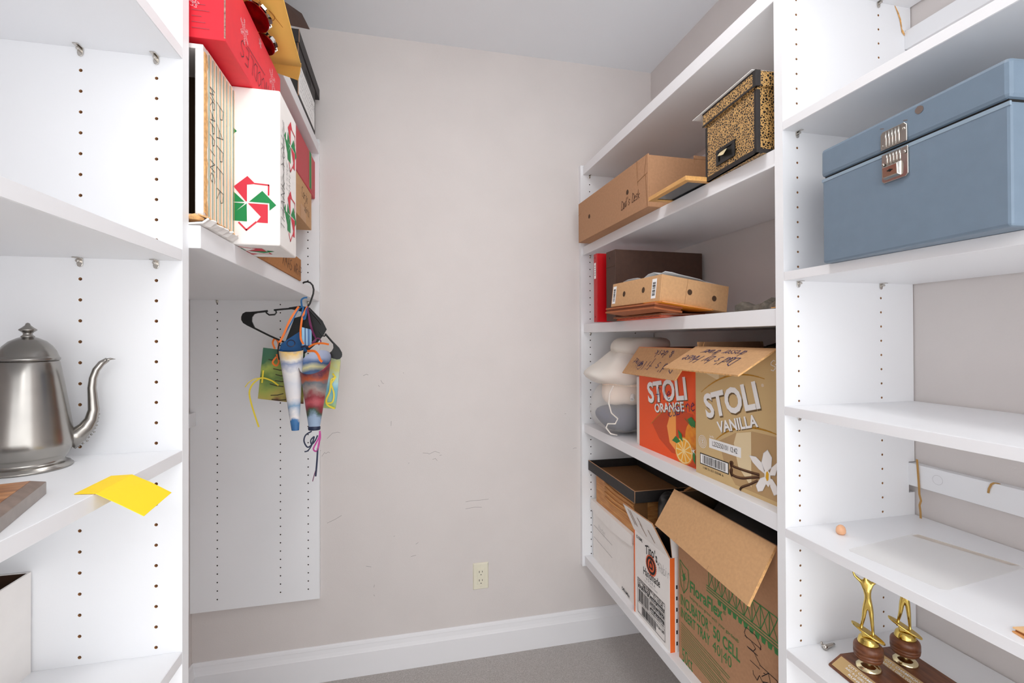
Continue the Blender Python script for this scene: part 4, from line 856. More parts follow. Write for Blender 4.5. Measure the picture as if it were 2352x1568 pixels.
def trophy(label, x, y):
    r = thing('trophy', label, 'trophy', (x, y, zt), -.06, 'pair of gold figure trophies on the lowest right shelf')
    m = MB(); m.prism([(-.046,0),(.0395,0),(.0395,.021),(-.018,.021),(-.046,.004)], lambda p, a: (p[0], a, p[1]), -.100, .046); m.build('wood_base', WALNUT, r, bevel=.0015)
    pf = plane_frame((-.0445,.040,.0052), (0,-1,0), (.026,0,.0158))
    m = MB(); m.poly([pf(0,.001,.0004), pf(.130,.001,.0004), pf(.130,.0275,.0004), pf(0,.0275,.0004)]); m.poly([pf(0,.001,-.0004), pf(.130,.001,-.0004), pf(.130,.0275,-.0004), pf(0,.0275,-.0004)]); m.build('engraved_plate', mat('brass_plate', 'c8a878', .3, metal=.9), r)
    m = MB()
    for k, s in enumerate(('CITY CHAMPIONSHIP', 'AAC 6-3 GIRLS VOLLEYBALL', 'RUNNER UP')): put_text(m, pf, s, .022+.012*(k == 2), .0195-.0075*k, .085-.03*(k == 2), .0042, 0, .01, 0, .0008)
    m.build('engraving', WPAPER, r, recalc=False)
    z = .021; m = MB(); m.lathe([(0,0),(.0275,0),(.0280,.0012),(.0260,.0045),(.0190,.0085),(.0100,.0110),(.0095,.0125),(.0130,.0150),(.0165,.0160),(.0165,.0175),(0,.0175)], 36, (0,0,z), cap=False, sx=.76, sy=.76); m.build('metal_foot', mat('pale_gold_metal', 'e3d4ab', .1, metal=1.0), r, smooth=True)
    z += .0170; m = MB(); pr = [(0,0),(.026,0),(.0305,.0022),(.0335,.008),(.0340,.0105),(.0320,.0112),(.0320,.0122),(.0345,.013),(.0347,.0175),(.0325,.0182),(.0325,.0192),(.0347,.020),(.0345,.029),(.0330,.034),(.0290,.038),(.024,.0395),(0,.0395)]; m.lathe([(a*.70, b_*.80) for a, b_ in pr], 40, (0,0,z), cap=False); m.build('wood_barrel', WALNUT, r, smooth=True)
    z += .0312; m = MB(); m.lathe([(0,0),(.0250,0),(.0252,.002),(.0215,.0105),(.0175,.013),(.012,.0145),(0,.0148)], 36, (0,0,z), cap=False, sx=.70, sy=.70); m.build('metal_collar', GOLDM, r, smooth=True)
    z += .0140; m = MB(); L = .0265
    pts = [(L*math.cos(a)*1.0, .0115*math.sin(a)) for a in [2*PI*k/28 for k in range(28)]]
    m.prism(pts, lambda p, a: (p[0], p[1], z + .0035 - .50*p[0] + a), 0, .0035); m.prism([(-.012,-.008),(.016,-.008),(.016,.008),(-.012,.008)], lambda p, a: (p[0]*(.7+a*20), p[1], z-.004 + a*.7 - .42*p[0]*a/.011), 0, .011); m.build('oblong_platform', GOLDM, r, bevel=.0008).rotation_euler = (0, 0, -.80)
    o = bpy.data.objects.new('figurine', FIG); COL.objects.link(o); o.parent = r; o.location = (0, 0, z+.0065); o.scale = (.80, .85, 1.0); o.rotation_euler = (0, 0, -.80)
    m = MB(); m.lathe([(0,-.0062),(.004,-.005),(.0066,0),(.0064,.004),(.004,.0072),(0,.0080)], 20, (-.0058,.0012,z+.0065+.1175), cap=False); m.build('hair', GOLDM, r, smooth=True).rotation_euler = (0, 0, -.80)
    return r
FIG = figure_geo()
t1 = trophy('gold figure trophy with arms raised, the left of the pair on the lowest right shelf', .8790, .7450)
t2 = trophy('gold figure trophy behind and right of its twin, its upper body hidden by the shelf', .9660, .7420)
# loose chrome bit beside them
t = thing('metal_figurine_part', 'small broken silver trophy piece lying left of the trophies', 'figurine', (.884, .838, zt), .3)
m = MB(); m.tube([(-.017,0,.006),(-.010,.001,.0055),(-.004,.0,.005),(.004,-.001,.0045),(.012,-.001,.004),(.019,-.002,.003)], [.0050,.0058,.0042,.0040,.0032,.0022], 12); m.tube([(-.012,.003,.006),(-.014,.008,.010),(-.016,.006,.014)], [.003,.0026,.0018], 8); m.build('cast_piece', SILVER, t, smooth=True)

# ================================================================== LEFT FOREGROUND
zc = -.1757
t = thing('coffee_pot', 'worn pewter coffee pot with domed lid and curved spout on the left shelf', 'pot', (-.5007, .780, zc), math.atan2(.54, .84))
m = MB(); m.lathe([(0,.0),(.0455,0),(.0470,.0015),(.0465,.003),(.0445,.0045),(.0440,.006),(.0410,.0075),(.0385,.0095),(.0380,.012),(.0420,.018),(.0465,.026),(.0478,.033),(.0474,.042),(.0455,.058),(.0425,.080),(.0390,.104),(.0355,.128),(.0325,.1455),(.0310,.1485),(.030,.1485),(0,.1485)], 64, cap=False); m.build('pot_body', PEWTER, t, smooth=True)
m = MB(); m.lathe([(0,.1480),(.0322,.1480),(.0332,.1495),(.0332,.1515),(.0318,.1530),(.0312,.1545),(.0290,.1610),(.0250,.1680),(.0190,.1745),(.0110,.1790),(.0075,.1805),(0,.181)], 56, cap=False); m.build('domed_lid', PEWTER, t, smooth=True)
m = MB(); m.lathe([(.0070,.1800),(.0074,.1815),(.0050,.1835),(.0048,.1855),(.0065,.1875),(.0092,.1895),(.0094,.1908),(.0060,.1935),(.0030,.1965),(.0022,.199),(0,.2002)], 24, cap=False); m.build('lid_finial', PEWTER, t, smooth=True)
sp = [(.040,.032),(.052,.040),(.060,.049),(.0655,.060),(.0680,.074),(.0670,.090),(.0660,.106),(.0672,.120),(.0705,.132),(.0765,.1415),(.0835,.1470)]
m = MB(); m.tube([(a, 0, z) for a, z in sp], [.0150,.0120,.0098,.0080,.0067,.0058,.0052,.0048,.0046,.0044,.0034], 16); m.tube([(.0815,0,.1462),(.0870,0,.1478),(.0925,0,.1472)], [.0040,.0028,.0005], 10, flat=.6); m.build('spout', PEWTER, t, smooth=True)
m = MB()
for k in range(12):
    f = k/11; i = f*4.2; a = int(i); fr = i-a; x = sp[a][0]*(1-fr)+sp[a+1][0]*fr; z = sp[a][1]*(1-fr)+sp[a+1][1]*fr; rr = [.0150,.0120,.0098,.0080,.0067,.0058][a]
    m.lathe([(0,-.0016),(.0016,0),(0,.0016)], 8, (x+rr*.78, 0, z-rr*.60), cap=False)
m.build('spout_beading', PEWTER, t, smooth=True)
m = MB(); m.tube([(-.032,0,.128),(-.058,0,.135),(-.078,0,.118),(-.080,0,.085),(-.066,0,.052),(-.045,0,.040)], [.005,.0055,.006,.006,.0055,.005], 12); m.build('handle', BLACKP, t, smooth=True)
# plaque
A = Vector((-.3984,.649)); Bv = Vector((-.3588,.5267)); ang = math.atan2(Bv.y-A.y, Bv.x-A.x)
t = thing('wooden_plaque', 'wooden award plaque with a dark moulded edge lying in front of the coffee pot', 'plaque', (A.x, A.y, zc), ang)
L, D = .23, .18
m = MB(); m.box(0,-D,0,L,0,.0142); m.build('plaque_side', PLAQUE_EDGE, t, bevel=.0008)
m = MB(); m.hexa([(.0002,-D,.0142),(L,-D,.0142),(L,-.0002,.0142),(.0002,-.0002,.0142),(.010,-D+.01,.0190),(L-.01,-D+.01,.0190),(L-.01,-.010,.0190),(.010,-.010,.0190)]); m.build('bevelled_edge', mat('plaque_bevel', '7d6a5f', .4, noise=.15, nscale=80), t)
MB().box(.0105,-D+.0105,.0189,L-.0105,-.0105,.0194).build('wood_face', PLAQUE, t)
MB().box(.035,-D+.03,.0193,L-.035,-.042,.0202).build('metal_plate', mat('tarnished_plate', '4a4c52', .25, metal=.8), t)
# yellow note
t = thing('sticky_note', 'yellow sticky note bent over the edge of the coffee pot shelf', 'note', (0, 0, zc+.0008))
p = [(-.3655,.638,0),(-.3675,.712,0),(-.3437,.7115,.0002),(-.3425,.6340,.0002),(-.2980,.7100,-.0262),(-.2945,.6345,-.0300)]
m = MB(); m.add([p[0],p[3],p[2],p[1]], [(0,1,2,3)]); k = len(m.v); m.add([p[3],(-.320,.6342,-.0135),(-.321,.7108,-.0118),p[2],p[5],p[4]], [(0,1,2,3),(1,4,5,2)])
m.build('note_paper', YELLOW, t, solid=.0006, recalc=False)
nf = plane_frame(p[3], Vector(p[2])-Vector(p[3]), Vector((p[3][0]-p[5][0], p[3][1]-p[5][1], p[3][2]-p[5][2])))
nf2 = plane_frame((p[5][0],p[5][1],p[5][2]), Vector(p[3])-Vector(p[5]), Vector(p[4])-Vector(p[5]))
m = MB(); put_pen(m, nf2, 'Not', .022, .038, .014, .0006, .2, mi=0, e=.0022, adv=.5); put_pen(m, nf2, 'for Sale', .012, .024, .010, .0006, .2, mi=0, e=.0022, adv=.55, xs=.9); m.build('handwriting', mat('olive_pen', 'b59a1c', .7), t, recalc=False)
# white open box on the lowest left shelf
zd = -.4954
t = thing('open_box', 'open white box, dark brown inside, on the lowest left shelf', 'box', (-.70, .60, zd))
carton(t, .70-.5423, .2525, .150, WBOARD, 'open', .003, mat('deep_brown_inside', '3a2414', .9))
t = thing('glass_dish', 'grey-green rounded glass dish standing in the open white box', 'dish', (-.640, .705, zd+.0035), rot=(0, 0, 0))
m = MB(); m.lathe([(0,.0),(.03,0),(.042,.05),(.046,.10),(.044,.150),(.036,.170),(.02,.1785),(0,.180)], 36, cap=False); m.build('dish_body', TEAL, t, smooth=True)
# scalloped dish
t = thing('fluted_dish', 'pale fluted porcelain dish, only its rim showing at the bottom left', 'dish', (-.500, .715, zd))
vs = []; n = 72; prof = [(.006,.004),(.030,.006),(.045,.012),(.058,.022)]
m = MB()
for r, z in prof:
    for k in range(n):
        a = 2*PI*k/n; fl_ = 1+.045*(r/.058)*math.sin(18*a); vs.append((r*fl_*math.cos(a)*1.15, r*fl_*math.sin(a), z + .004*(r/.058)*math.sin(18*a)))
fs = [(i*n+k, i*n+(k+1) % n, (i+1)*n+(k+1) % n, (i+1)*n+k) for i in range(3) for k in range(n)] + [list(range(n))[::-1]]
m.add(vs, fs); m.build('fluted_bowl', PORCELAIN, t, smooth=True, solid=.0022, recalc=False)
m = MB(); m.lathe([(.0,0),(.022,0),(.022,.0045),(0,.0045)], 32, cap=False); m.build('foot_ring', PORCELAIN, t)

# ================================================================== LEFT FAR BAY
zf = .1896
# flat brown carton at the bottom
t = thing('flat_carton', 'flat brown carton marked XMAS WRAP on the left shelf under the gift boxes', 'box', (-.70, 1.20, zf))
MB().box(0,0,0,.70-.3226,.4505,.0693).build('carton_body', mat('warm_kraft', 'a9713f', .85, noise=.06, nscale=90), t, bevel=.0012)
m = MB(); sd = SIDE(.70-.3226); put_pen(m, sd, 'XMAS WRAP', .205, .018, .032, .0020, -.02, adv=.78, slant=.1, xs=1.2); put_pen(m, sd, 'X', .0, .006, .02, .0016); m.build('handwriting', INKBROWN, t, recalc=False)
# hidden carton that lifts the small boxes
t = thing('carton', 'plain brown carton under the small brown parcel, behind the white pinwheel box', 'box', (-.68, 1.30, zf+.0698))
MB().box(0,0,0,.31,.345,.158).build('carton_body', KRAFT, t, bevel=.0015)
t = thing('small_parcel', 'small brown parcel box with pen writing under the red and green box', 'box', (-.64, 1.58, zf+.2288))
MB().box(0,0,0,.298,.360,.138).build('parcel_body', KRAFTL, t, bevel=.0015)
m = MB(); sd = SIDE(.298); put_pen(m, sd, 'Cards', .18, .082, .036, .0016, -.05, adv=.6); put_pen(m, sd, 'Santa', .22, .040, .032, .0016, -.05, adv=.6); m.build('handwriting', INK, t, recalc=False)
m = MB(); put_rect(m, sd, .16, .0, .25, .05); m.build('tape_patch', mat('tan_tape', 'c09060', .4), t, recalc=False)
t = thing('gift_box', 'red box with a green stripe on top of the small brown parcel', 'box', (-.64, 1.62, zf+.3673))
MB().box(0,0,0,.300,.388,.150).build('box_body', mat('dull_red_board', 'c0323c', .5), t, bevel=.004)
m = MB(); sd = SIDE(.300); GOLDL = mat('gold_line_print', 'c8a26a', .5)
put_rect(m, sd, .262, .012, .268, .149, 1); put_rect(m, sd, .268, .012, .304, .149, 0); put_rect(m, sd, .304, .012, .310, .149, 1); m.build('printed_stripe', [PRINTGREEN, GOLDL], t, recalc=False)
# striped box with torn end
x0, yy0 = -.62, .889
t = thing('striped_box', 'worn striped box marked WRAPPING PAPER with a torn open end', 'box', (x0, yy0, zf+.0155))
W, D, H = x0*-1-.327, .146, .292; th = .012
b = MB(); b.box(0,0,0,W,D,.006); b.box(0,0,H-.008,W,D,H); b.box(0,D-.004,.006,W,D,H-.008); b.box(W-th,0,.006,W,D-.004,H-.008); b.box(0,.006,.006,.004,D-.004,H-.008); b.build('box_body', WBOARD, t, bevel=.001)
MB().box(.004,.10,.006,W-th,.104,H-.008).build('interior_shade_sheet', INSIDE, t)  # dark sheet added behind the open end, standing for the interior's shade
m = MB(); sd = SIDE(W); SO = mat('stripe_orange_print', 'f3c592', .6); SG = mat('stripe_green_print', '2f7d58', .6)
put_rect(m, sd, .016, 0, .146, H, 2, .0003)
for k in range(8):
    u = .024+.0170*k; put_rect(m, sd, u-.0011, .004, u+.0013, H-.004, 1, .0006); put_rect(m, sd, u+.0055, .003, u+.0100, H-.002, 0, .0005)
m.build('printed_stripes', [SO, SG, mat('stripe_cream_print', 'f6efe3', .6)], t, recalc=False)
m = MB(); put_pen(m, sd, 'WRAPPING', .028, .238, .021, .0011, -PI/2, adv=.82, xs=1.25, e=.001); put_pen(m, sd, 'PAPER', .058, .222, .032, .0011, -PI/2, adv=.92, xs=1.3, e=.001); m.build('handwriting', INK, t, recalc=False)
rnd = random.Random(2); b = MB(); N = 26; q = []
for i in range(N): z = .01+(H-.02)*i/(N-1); q.append((W+.0012, .004+rnd.uniform(0,.003), z)); q.append((W+.0016, .0105+rnd.uniform(0,.0055), z+rnd.uniform(-.004,.004)))
b.add(q, [(2*i, 2*i+1, 2*i+3, 2*i+2) for i in range(N-1)]); b.add([(W-.0006, .0042, .01),(W+.0012,.0042,.01),(W+.0012,.0042,H-.01),(W-.0006,.0042,H-.01)], [(0,1,2,3)]); b.build('torn_edge', KRAFTE, t, recalc=False, solid=.0012)
# folded torn flap under and in front
b = MB(); N = 14; rows = []
for i in range(N):
    f = i/(N-1); y = -.012+.150*f; j = rnd.uniform(-.003,.003)
    rows += [(W-.10, y, -.0125), (W-.02, y, -.0135), (W+.004+j, y, -.0125+.002*rnd.random()), (W+.016+j-.006*abs(f-.5), y, -.006+.004*rnd.random())]
b.add(rows, [(i*4+k, (i+1)*4+k, (i+1)*4+k+1, i*4+k+1) for i in range(N-1) for k in range(3)]); b.build('torn_flap', [WBOARD], t, recalc=False, solid=.003)
b = MB(); rows = []
for i in range(N):
    f = i/(N-1); y = -.012+.150*f; rows += [(W+.014-.006*abs(f-.5), y, -.0045+.003*rnd.random()), (W+.004, y+rnd.uniform(-.004,.004), .000+.004*rnd.random()), (W-.003, y, .003)]
b.add(rows, [(i*3+k, (i+1)*3+k, (i+1)*3+k+1, i*3+k+1) for i in range(N-1) for k in range(2)]); b.build('torn_paper_core', KRAFTE, t, recalc=False, solid=.002)
b = MB(); b.add([(W-.03,-.010,-.002),(W-.008,-.012,.002),(W+.004,-.006,-.004),(W-.02,.01,-.005),(W-.12,-.012,.004),(W-.12,.01,-.004)], [(0,1,2,3),(0,3,5,4)]); b.build('crumpled_corner', KRAFTE, t, recalc=False, solid=.004)
# white pinwheel box
x0, yy0 = -.60, 1.040
t = thing('pinwheel_box', 'tall white gift box printed with red and green pinwheels, jutting over the left shelf', 'box', (x0, yy0, zf+.0005), .0)
W, D, H = .60-.243, .150, .316
MB().box(0,0,0,W,D,H).build('box_body', WBOARD, t, bevel=.003)
def pinwheel(m, fr, u, v, ru, rv, e=.0006):
    P_ = lambda pts: [(u+a*ru, v+b_*rv) for a, b_ in pts]
    put_poly(m, fr, P_([(-.03,.03),(-.45,.53),(.016,.92),(.29,.66),(0,.62),(0,.05)]), 0, e); put_line(m, fr, P_([(.27,.67),(.74,.645),(.735,.30)]), ru*.055, 0, e+.0002)
    put_poly(m, fr, P_([(.07,.035),(.52,.435),(1.0,-.04),(.77,-.24),(.76,.016)]), 1, e)
    put_poly(m, fr, P_([(.03,-.02),(.71,-.03),(.71,-.68),(.31,-.67),(.47,-.47)]), 0, e)
    put_line(m, fr, P_([(-.27,-.70),(-.02,-.95),(.31,-.66)]), ru*.06, 0, e+.0002)
    put_poly(m, fr, P_([(-.01,-.03),(0,-.65),(-.48,-.64),(-.50,-.42)]), 1, e); put_poly(m, fr, P_([(-.08,.02),(-.45,.36),(-.52,.0)]), 1, e)
    put_poly(m, fr, P_([(-.07,-.03),(-.5,-.44),(-.98,.03),(-.75,.24),(-.74,-.01)]), 1, e-.0001)
sd = SIDE(W); bt = lambda u, v, e=.0006: (u, v, -e)
for fr_, u, v, ru, rv in ((FRONT,.60-.3038,.0841,.054,.058),(FRONT,.60-.376,.228,.054,.058),(sd,.092,.239,.058,.060),(sd,.090,.084,.058,.060),(bt,.60-.325,.07,.055,.05)):
    m = MB(); pinwheel(m, fr_, u, v, ru, rv); m.build('pinwheel_print', [PRINTRED, PRINTGREEN], t, recalc=False)
m = MB(); put_pen(m, sd, 'TISSUE', .065, .128, .014, .0008, PI/2, adv=.8, e=.001); put_pen(m, sd, 'PAPER', .088, .128, .014, .0008, PI/2, adv=.9, e=.001); put_pen(m, sd, 'THANK YOU', .036, .035, .030, .0012, PI/2, adv=.75, e=.001)
rnd = random.Random(8)
for k in range(4): put_line(m, sd, [(.018+.004*k+rnd.uniform(-.004,.004), .06+i*.012) if i % 2 else (.030+rnd.uniform(-.003,.003), .06+i*.012+.004) for i in range(18)], .0009, 0, .0011)
m.build('handwriting', INK, t, recalc=False)
m = MB(); 
for a, b_ in (((.16,.272),(.235,.272)),((.235,.272),(.235,.238)),((.235,.238),(.16,.238))): put_line(m, FRONT, [a, b_], .0006)
put_text(m, FRONT, 'EST 1921', .17, .250, .045, .008); m.build('faint_stamp', mat('faint_pink_print', 'e6d3d2', .7), t, recalc=False)
# red box on top
x0, yy0 = -.60, .888; zr = zf+.0155+.292
t = thing('red_box', 'long red cardboard box with pale snowflakes, upside-down lettering, on the gift boxes', 'box', (x0, yy0, zf+.3172))
W, D, H = .60-.293, .371, .135
MB().box(0,0,0,W,D,H).build('box_body', RED, t, bevel=.0015)
MB().box(W-.0016,-.0008,.004,W+.0003,.0012,H).build('worn_corner', mat('worn_red_corner', 'c9a79a', .9, c2='5a2a24', nscale=160), t)
def flake(m, fr, u, v, R_, e=.0006, sv=1.0, w=.0009):
    for k in range(6):
        a = PI/6+PI*k/3; ca, sa = math.cos(a), math.sin(a); P_ = lambda s, o_: (u+(s*ca-o_*sa)*R_, v+(s*sa+o_*ca)*R_*sv)
        put_line(m, fr, [P_(.1,0), P_(1,0)], w, 0, e); put_line(m, fr, [P_(.1,.08), P_(.95,.05)], w, 0, e)
        for s in (.35,.55,.75,.9):
            for o_ in (-1,1): put_line(m, fr, [P_(s,0), P_(s+.13,.17*o_*(1.25-s*.6)), P_(s+.02,.22*o_*(1.2-s*.6))], w, 0, e)
m = MB(); flake(m, FRONT, W-.073, .072, .036); sd = SIDE(W); flake(m, sd, .098, .078, .024, sv=1.0); flake(m, sd, .295, .090, .026); flake(m, sd, .20, .118, .010, w=.0007); m.build('snowflake_print', PINKLINE, t, recalc=False)
m = MB(); put_pen(m, sd, 'NOODLES', .262, .060, .034, .0016, PI+.03, adv=.80, slant=.25, e=.001); put_line(m, sd, [(.118,.062),(.235,.070)], .0014, 0, .001); m.build('handwriting', mat('grey_marker_ink', '4a3038', .7), t, recalc=False)
m = MB()
for k in range(9): put_line(m, FRONT, [(W-.050, .016+k*.010), (W-.024-.006*(k % 3), .016+k*.010)], .0014, 0)
m.build('fine_print', mat('dull_red_print', 'a8404a', .7), t, recalc=False)
# gift bows on the red box
for (x, y, z, r_, lab) in ((-.298, 1.075, .671, .030, 'silver foil gift bow with dark red foil base, larger, on the red box edge'), (-.300, 1.150, .660, .024, 'silver foil gift bow with red foil base, smaller, farther along the red box')):
    t = thing('gift_bow', lab, 'bow', (x, y, z), rot=(-.35, .55, .2), group='foil gift bows on the red box')
    m = MB(); m.lathe([(0,-.0015),(r_*.98,-.0015),(r_,0),(r_*.97,.0016),(0,.0016)], 40, cap=False); m.build('foil_base', REDFOIL, t, smooth=False)
    m = MB(); rnd = random.Random(int(r_*1e4))
    for k in range(16):
        a = 2*PI*k/16+rnd.uniform(-.15,.15); w_ = Vector((-math.sin(a), math.cos(a), 0)); d = Vector((math.cos(a), math.sin(a), 0)); q_ = r_*(.9 if k % 2 else .7)
        m.ribbon([d*r_*.15+Vector((0,0,.002)), d*q_+Vector((0,0,.004+.004*rnd.random())), d*q_*1.08+Vector((0,0,.012)), d*q_*.6+Vector((0,0,.018+.006*rnd.random())), d*r_*.2+Vector((0,0,.012))], r_*.34, w_, th=.0004)
    m.build('foil_loops', CHROME, t)
# envelope lying on the bows
t = thing('paper_envelope', 'large golden-yellow envelope lying on the foil bows above the red box', 'envelope', (0, 0, 0))
g = []; NX, NY = 8, 10
for i in range(NX):
    for j in range(NY):
        f, s = i/(NX-1), j/(NY-1); x = -.52+(.52-.234-.016*s)*f; y = .96+.326*s; g.append((x, y, .7005 + .004*math.sin(3*s+f*2) - .004*f*s))
m = MB(); m.add(g, [(i*NY+j, (i+1)*NY+j, (i+1)*NY+j+1, i*NY+j+1) for i in range(NX-1) for j in range(NY-1)]); m.build('envelope_body', MANILA, t, smooth=True, solid=.003, recalc=False)
m = MB(); m.add([(-.250,1.284,.699),(-.318,1.290,.7025),(-.336,1.336,.7000),(-.300,1.342,.6935),(-.271,1.352,.6905),(-.262,1.330,.6975)], [(0,1,2,3),(0,3,4,5)]); m.build('envelope_flap', MANILA, t, recalc=False, solid=.0012)
m = MB(); ef = lambda u, v, e=.0: (u, v, .6955)
pts = curve([(-.290,1.02),(-.285,1.06),(-.292,1.09),(-.280,1.12),(-.268,1.105),(-.275,1.085),(-.262,1.13),(-.255,1.16)], 6); put_line(m, ef, pts, .0012); m.build('handwriting', mat('orange_pen', 'c07a2a', .7), t, recalc=False)
# upper left shelf: black file box and brown box flap
zs = .7792
t = thing('black_file_box', 'black file box with lid and a handwritten white label on the upper left shelf', 'box', (-.70, 1.62, zs))
W, D, H = .70-.325, .30, .185
MB().box(0,0,0,W,D,H).build('box_body', BLACK, t, bevel=.002)
MB().box(-.003,-.004,H-.016,W+.004,D+.075,H+.026).build('lid', BLACK, t, bevel=.0015)
m = MB(); sd = SIDE(W); put_rect(m, sd, .004, .010, .285, .115, 0); m.build('paper_label', WPAPER, t, recalc=False)
m = MB(); rnd = random.Random(3)
for k in range(5):
    for i in range(9): put_line(m, sd, [(.03+.024*i+rnd.uniform(0,.006), .100-.017*k), (.045+.024*i, .096-.017*k+rnd.uniform(-.004,.004))], .0016, 0, .001)
put_pen(m, sd, 'FILES', .225, .075, .018, .0012, 0, e=.001, adv=.7); m.build('handwriting', INK, t, recalc=False)
m = MB(); put_rect(m, sd, .12, .132, .21, .152, 0, .0008); m.build('hand_hole', SLOT, t, recalc=False)
m = MB(); m.box(W-.0008,-.0006,.0,W+.0009,.0008,H-.016); m.box(W+.0032,-.0046,H-.016,W+.0046,-.003,H+.026); m.build('raw_edge', KRAFT, t)
t = thing('brown_carton', 'dark brown open carton on the upper left shelf, flap reaching above the black box', 'box', (-.70, 1.20, zs))
W, D, H = .34, .375, .225
carton(t, W, D, H, DKBROWN, 'open', .005, INSIDE)
sheet('top_flap', [(W-.002,D,H-.030),(W-.004,D+.012,H+.050),(W+.012,D+.21,H+.145),(W+.034,D+.235,H+.108)], DKBROWN, t, .005)
# ================================================================== hanger and paper cones
HY = 1.700
def hp(px, py, dy=0.0): return (-.3276+(px-695)*.001335, HY+dy, .1886-(py-650)*.00146)   # drawing of the hanger in its own upright plane, 1.3 mm to a step
t = thing('clothes_hanger', 'black plastic clothes hanger hooked over the edge of the left shelf', 'hanger', (0, 0, 0))
m = MB(); m.tube([hp(694,651),hp(699,648),hp(706,646.5),hp(713,648.5),(hp(718.5,654.5)),hp(721,664),hp(720,674),hp(716,686),hp(712,697),hp(707,704),hp(699,708)], .0029, 10); m.build('hook', BLACKP, t, smooth=True)
def plate(m, pts, th=.004): m.prism([(p[0], p[1]) for p in pts], lambda p, a: hp(p[0], p[1], a), -th/2, th/2)
m = MB(); plate(m, [(663,706),(690,702),(712,706),(742,736),(752,756),(744,770),(727,790),(700,812),(668,800),(655,784),(676,730),(690,726),(694,716),(664,709)], .003); m.build('centre_web', BLACKP, t, bevel=.0008)
def arm(left):
    m = MB()
    if left:
        m.tube([hp(700,706),hp(668,708.5),(hp(642,711)),hp(629,712.5)], .0030, 8); m.tube([hp(633,713),hp(634.5,718),hp(631,722.5),hp(618,723.5),hp(612,719),hp(610.5,715)], .0026, 8); m.tube([hp(615,714.5),hp(596,717),hp(566,720)], .0034, 8)
        plate(m, [(566,717),(559,721),(556,728),(556,735),(560,742),(570,748),(583,753),(588,755),(584,748),(579.5,738),(580,729),(585,722),(594,719),(592,716.5)], .006)
        m.tube([hp(568,745),hp(582,752),hp(620,771),hp(650,784),hp(664,790)], .0030, 8)
    else:
        m.tube([hp(706,706),hp(730,733),hp(739,745)], .0030, 8); m.tube([hp(733,760),hp(741,771),hp(747,771.5),hp(750,768)], .0024, 8); m.tube([hp(748,766),hp(764,784),hp(780,800),hp(787,812)], .0032, 8)
        plate(m, [(776,796),(786,806),(789,814),(788,820),(783,825),(776,826),(766,823),(752,817),(757,812),(764,806),(768,799),(767,788),(770,789)], .006)
        m.tube([hp(757,816),hp(738,812),hp(716,806),hp(690,800)], .0028, 8)
    return m.build('hanger_arm', BLACKP, t, smooth=False)
arm(True); arm(False)
# painted cards behind
def card(name, label, pts, y, m, th):
    o = thing(name, label, 'card', (0, y, 0)); b = MB(); b.prism(pts, lambda p, a: (p[0], a, p[1]), 0, th); b.build('card_sheet', m, o, bevel=.0008); return o
yc = 1.735
k = yc/1.75
c1 = card('painted_card', 'green painted card with a yellow bow hanging left of the paper cones', [(-.462*k+.0,-.027*k),(-.4785*k,-.199*k),(-.335*k,-.222*k),(-.330*k,-.045*k)], yc, GCARD, .004)
c2 = card('painted_card', 'blue and yellow painted card with a yellow bow hanging right of the paper cones', [(-.300*k,-.040*k),(-.2165*k,-.058*k),(-.2145*k,-.075*k),(-.2270*k,-.2100*k),(-.2320*k,-.2430*k),(-.300*k,-.2340*k)], yc, BCARD, .012)
cy_ = yc-.004
def strip(par, name, pts, w, m, side=None):
    if len(pts) > 2:
        Q_ = [Vector(p) for p in pts]; out = []
        for i in range(len(Q_)-1):
            p0, p1, p2, p3 = Q_[max(i-1, 0)], Q_[i], Q_[i+1], Q_[min(i+2, len(Q_)-1)]
            for k_ in range(4):
                f_ = k_/4; out.append(.5*((2*p1)+(p2-p0)*f_+(2*p0-5*p1+4*p2-p3)*f_*f_+(3*p1-p0-3*p2+p3)*f_**3))
        pts = out + [Q_[-1]]
    V = [Vector(p) for p in pts]; sd_ = []
    for i in range(len(V)):
        tt = (V[min(i+1, len(V)-1)]-V[max(i-1, 0)]).normalized(); q = tt.cross(Vector((0, 1, .15))); sd_.append(tuple(q.normalized()))
    b = MB(); b.ribbon(pts, w, sd_, th=.0006); return b.build(name, m, par)
def P2(px, py, y): return ((-.3276+(px-695)*.001335)*y/1.7, y, (.1886-(py-650)*.00146)*y/1.7)
y = -.006
def rel(px, py, dy=-.004): p = P2(px, py, yc); return (p[0], dy, p[2])
strip(c1, 'yellow_ribbon', [rel(640,883),rel(625,872),rel(606,865,-.008),rel(595,868,-.010),rel(582,880,-.012),rel(576,897,-.012),(rel(580,920,-.012)),rel(587,945,-.010),rel(597,974,-.012)], .0050, YRIB)
strip(c1, 'yellow_ribbon', [rel(606,848,-.006),rel(605,862,-.009),rel(603,876,-.006)], .0046, YRIB)
strip(c1, 'yellow_ribbon', [rel(606,865,-.008),rel(590,866,-.014),rel(576,874,-.018),rel(568,884,-.018)], .0028, YRIB)
strip(c1, 'orange_ribbon', [rel(632,800,-.006),rel(628,786,-.010),rel(634,777,-.014),rel(641,786,-.012),rel(640,800,-.006)], .0060, ORIB)
strip(c1, 'orange_ribbon', [rel(636,818,-.010),rel(628,830,-.012),rel(636,838,-.012),rel(642,828,-.012),rel(637,812,-.012)], .0055, ORIB)
m = MB()
for (a, b_, c_, d_) in ((617,824,630,824),(628,845,655,849),(633,858,655,862),(632,872,658,874),(620,879,650,886),(622,905,650,902),(624,914,656,916)):
    pa, pb = rel(a, b_, -.0006), rel(c_, d_, -.0006); put_line(m, lambda u, v, e=.0: (u, -.0006, v), [(pa[0], pa[2]), ((pa[0]+pb[0])/2, (pa[2]+pb[2])/2-.002), (pb[0], pb[2])], .003)
m.build('painted_strokes', mat('dark_paint_stroke', '3a3422', .7), c1, recalc=False)
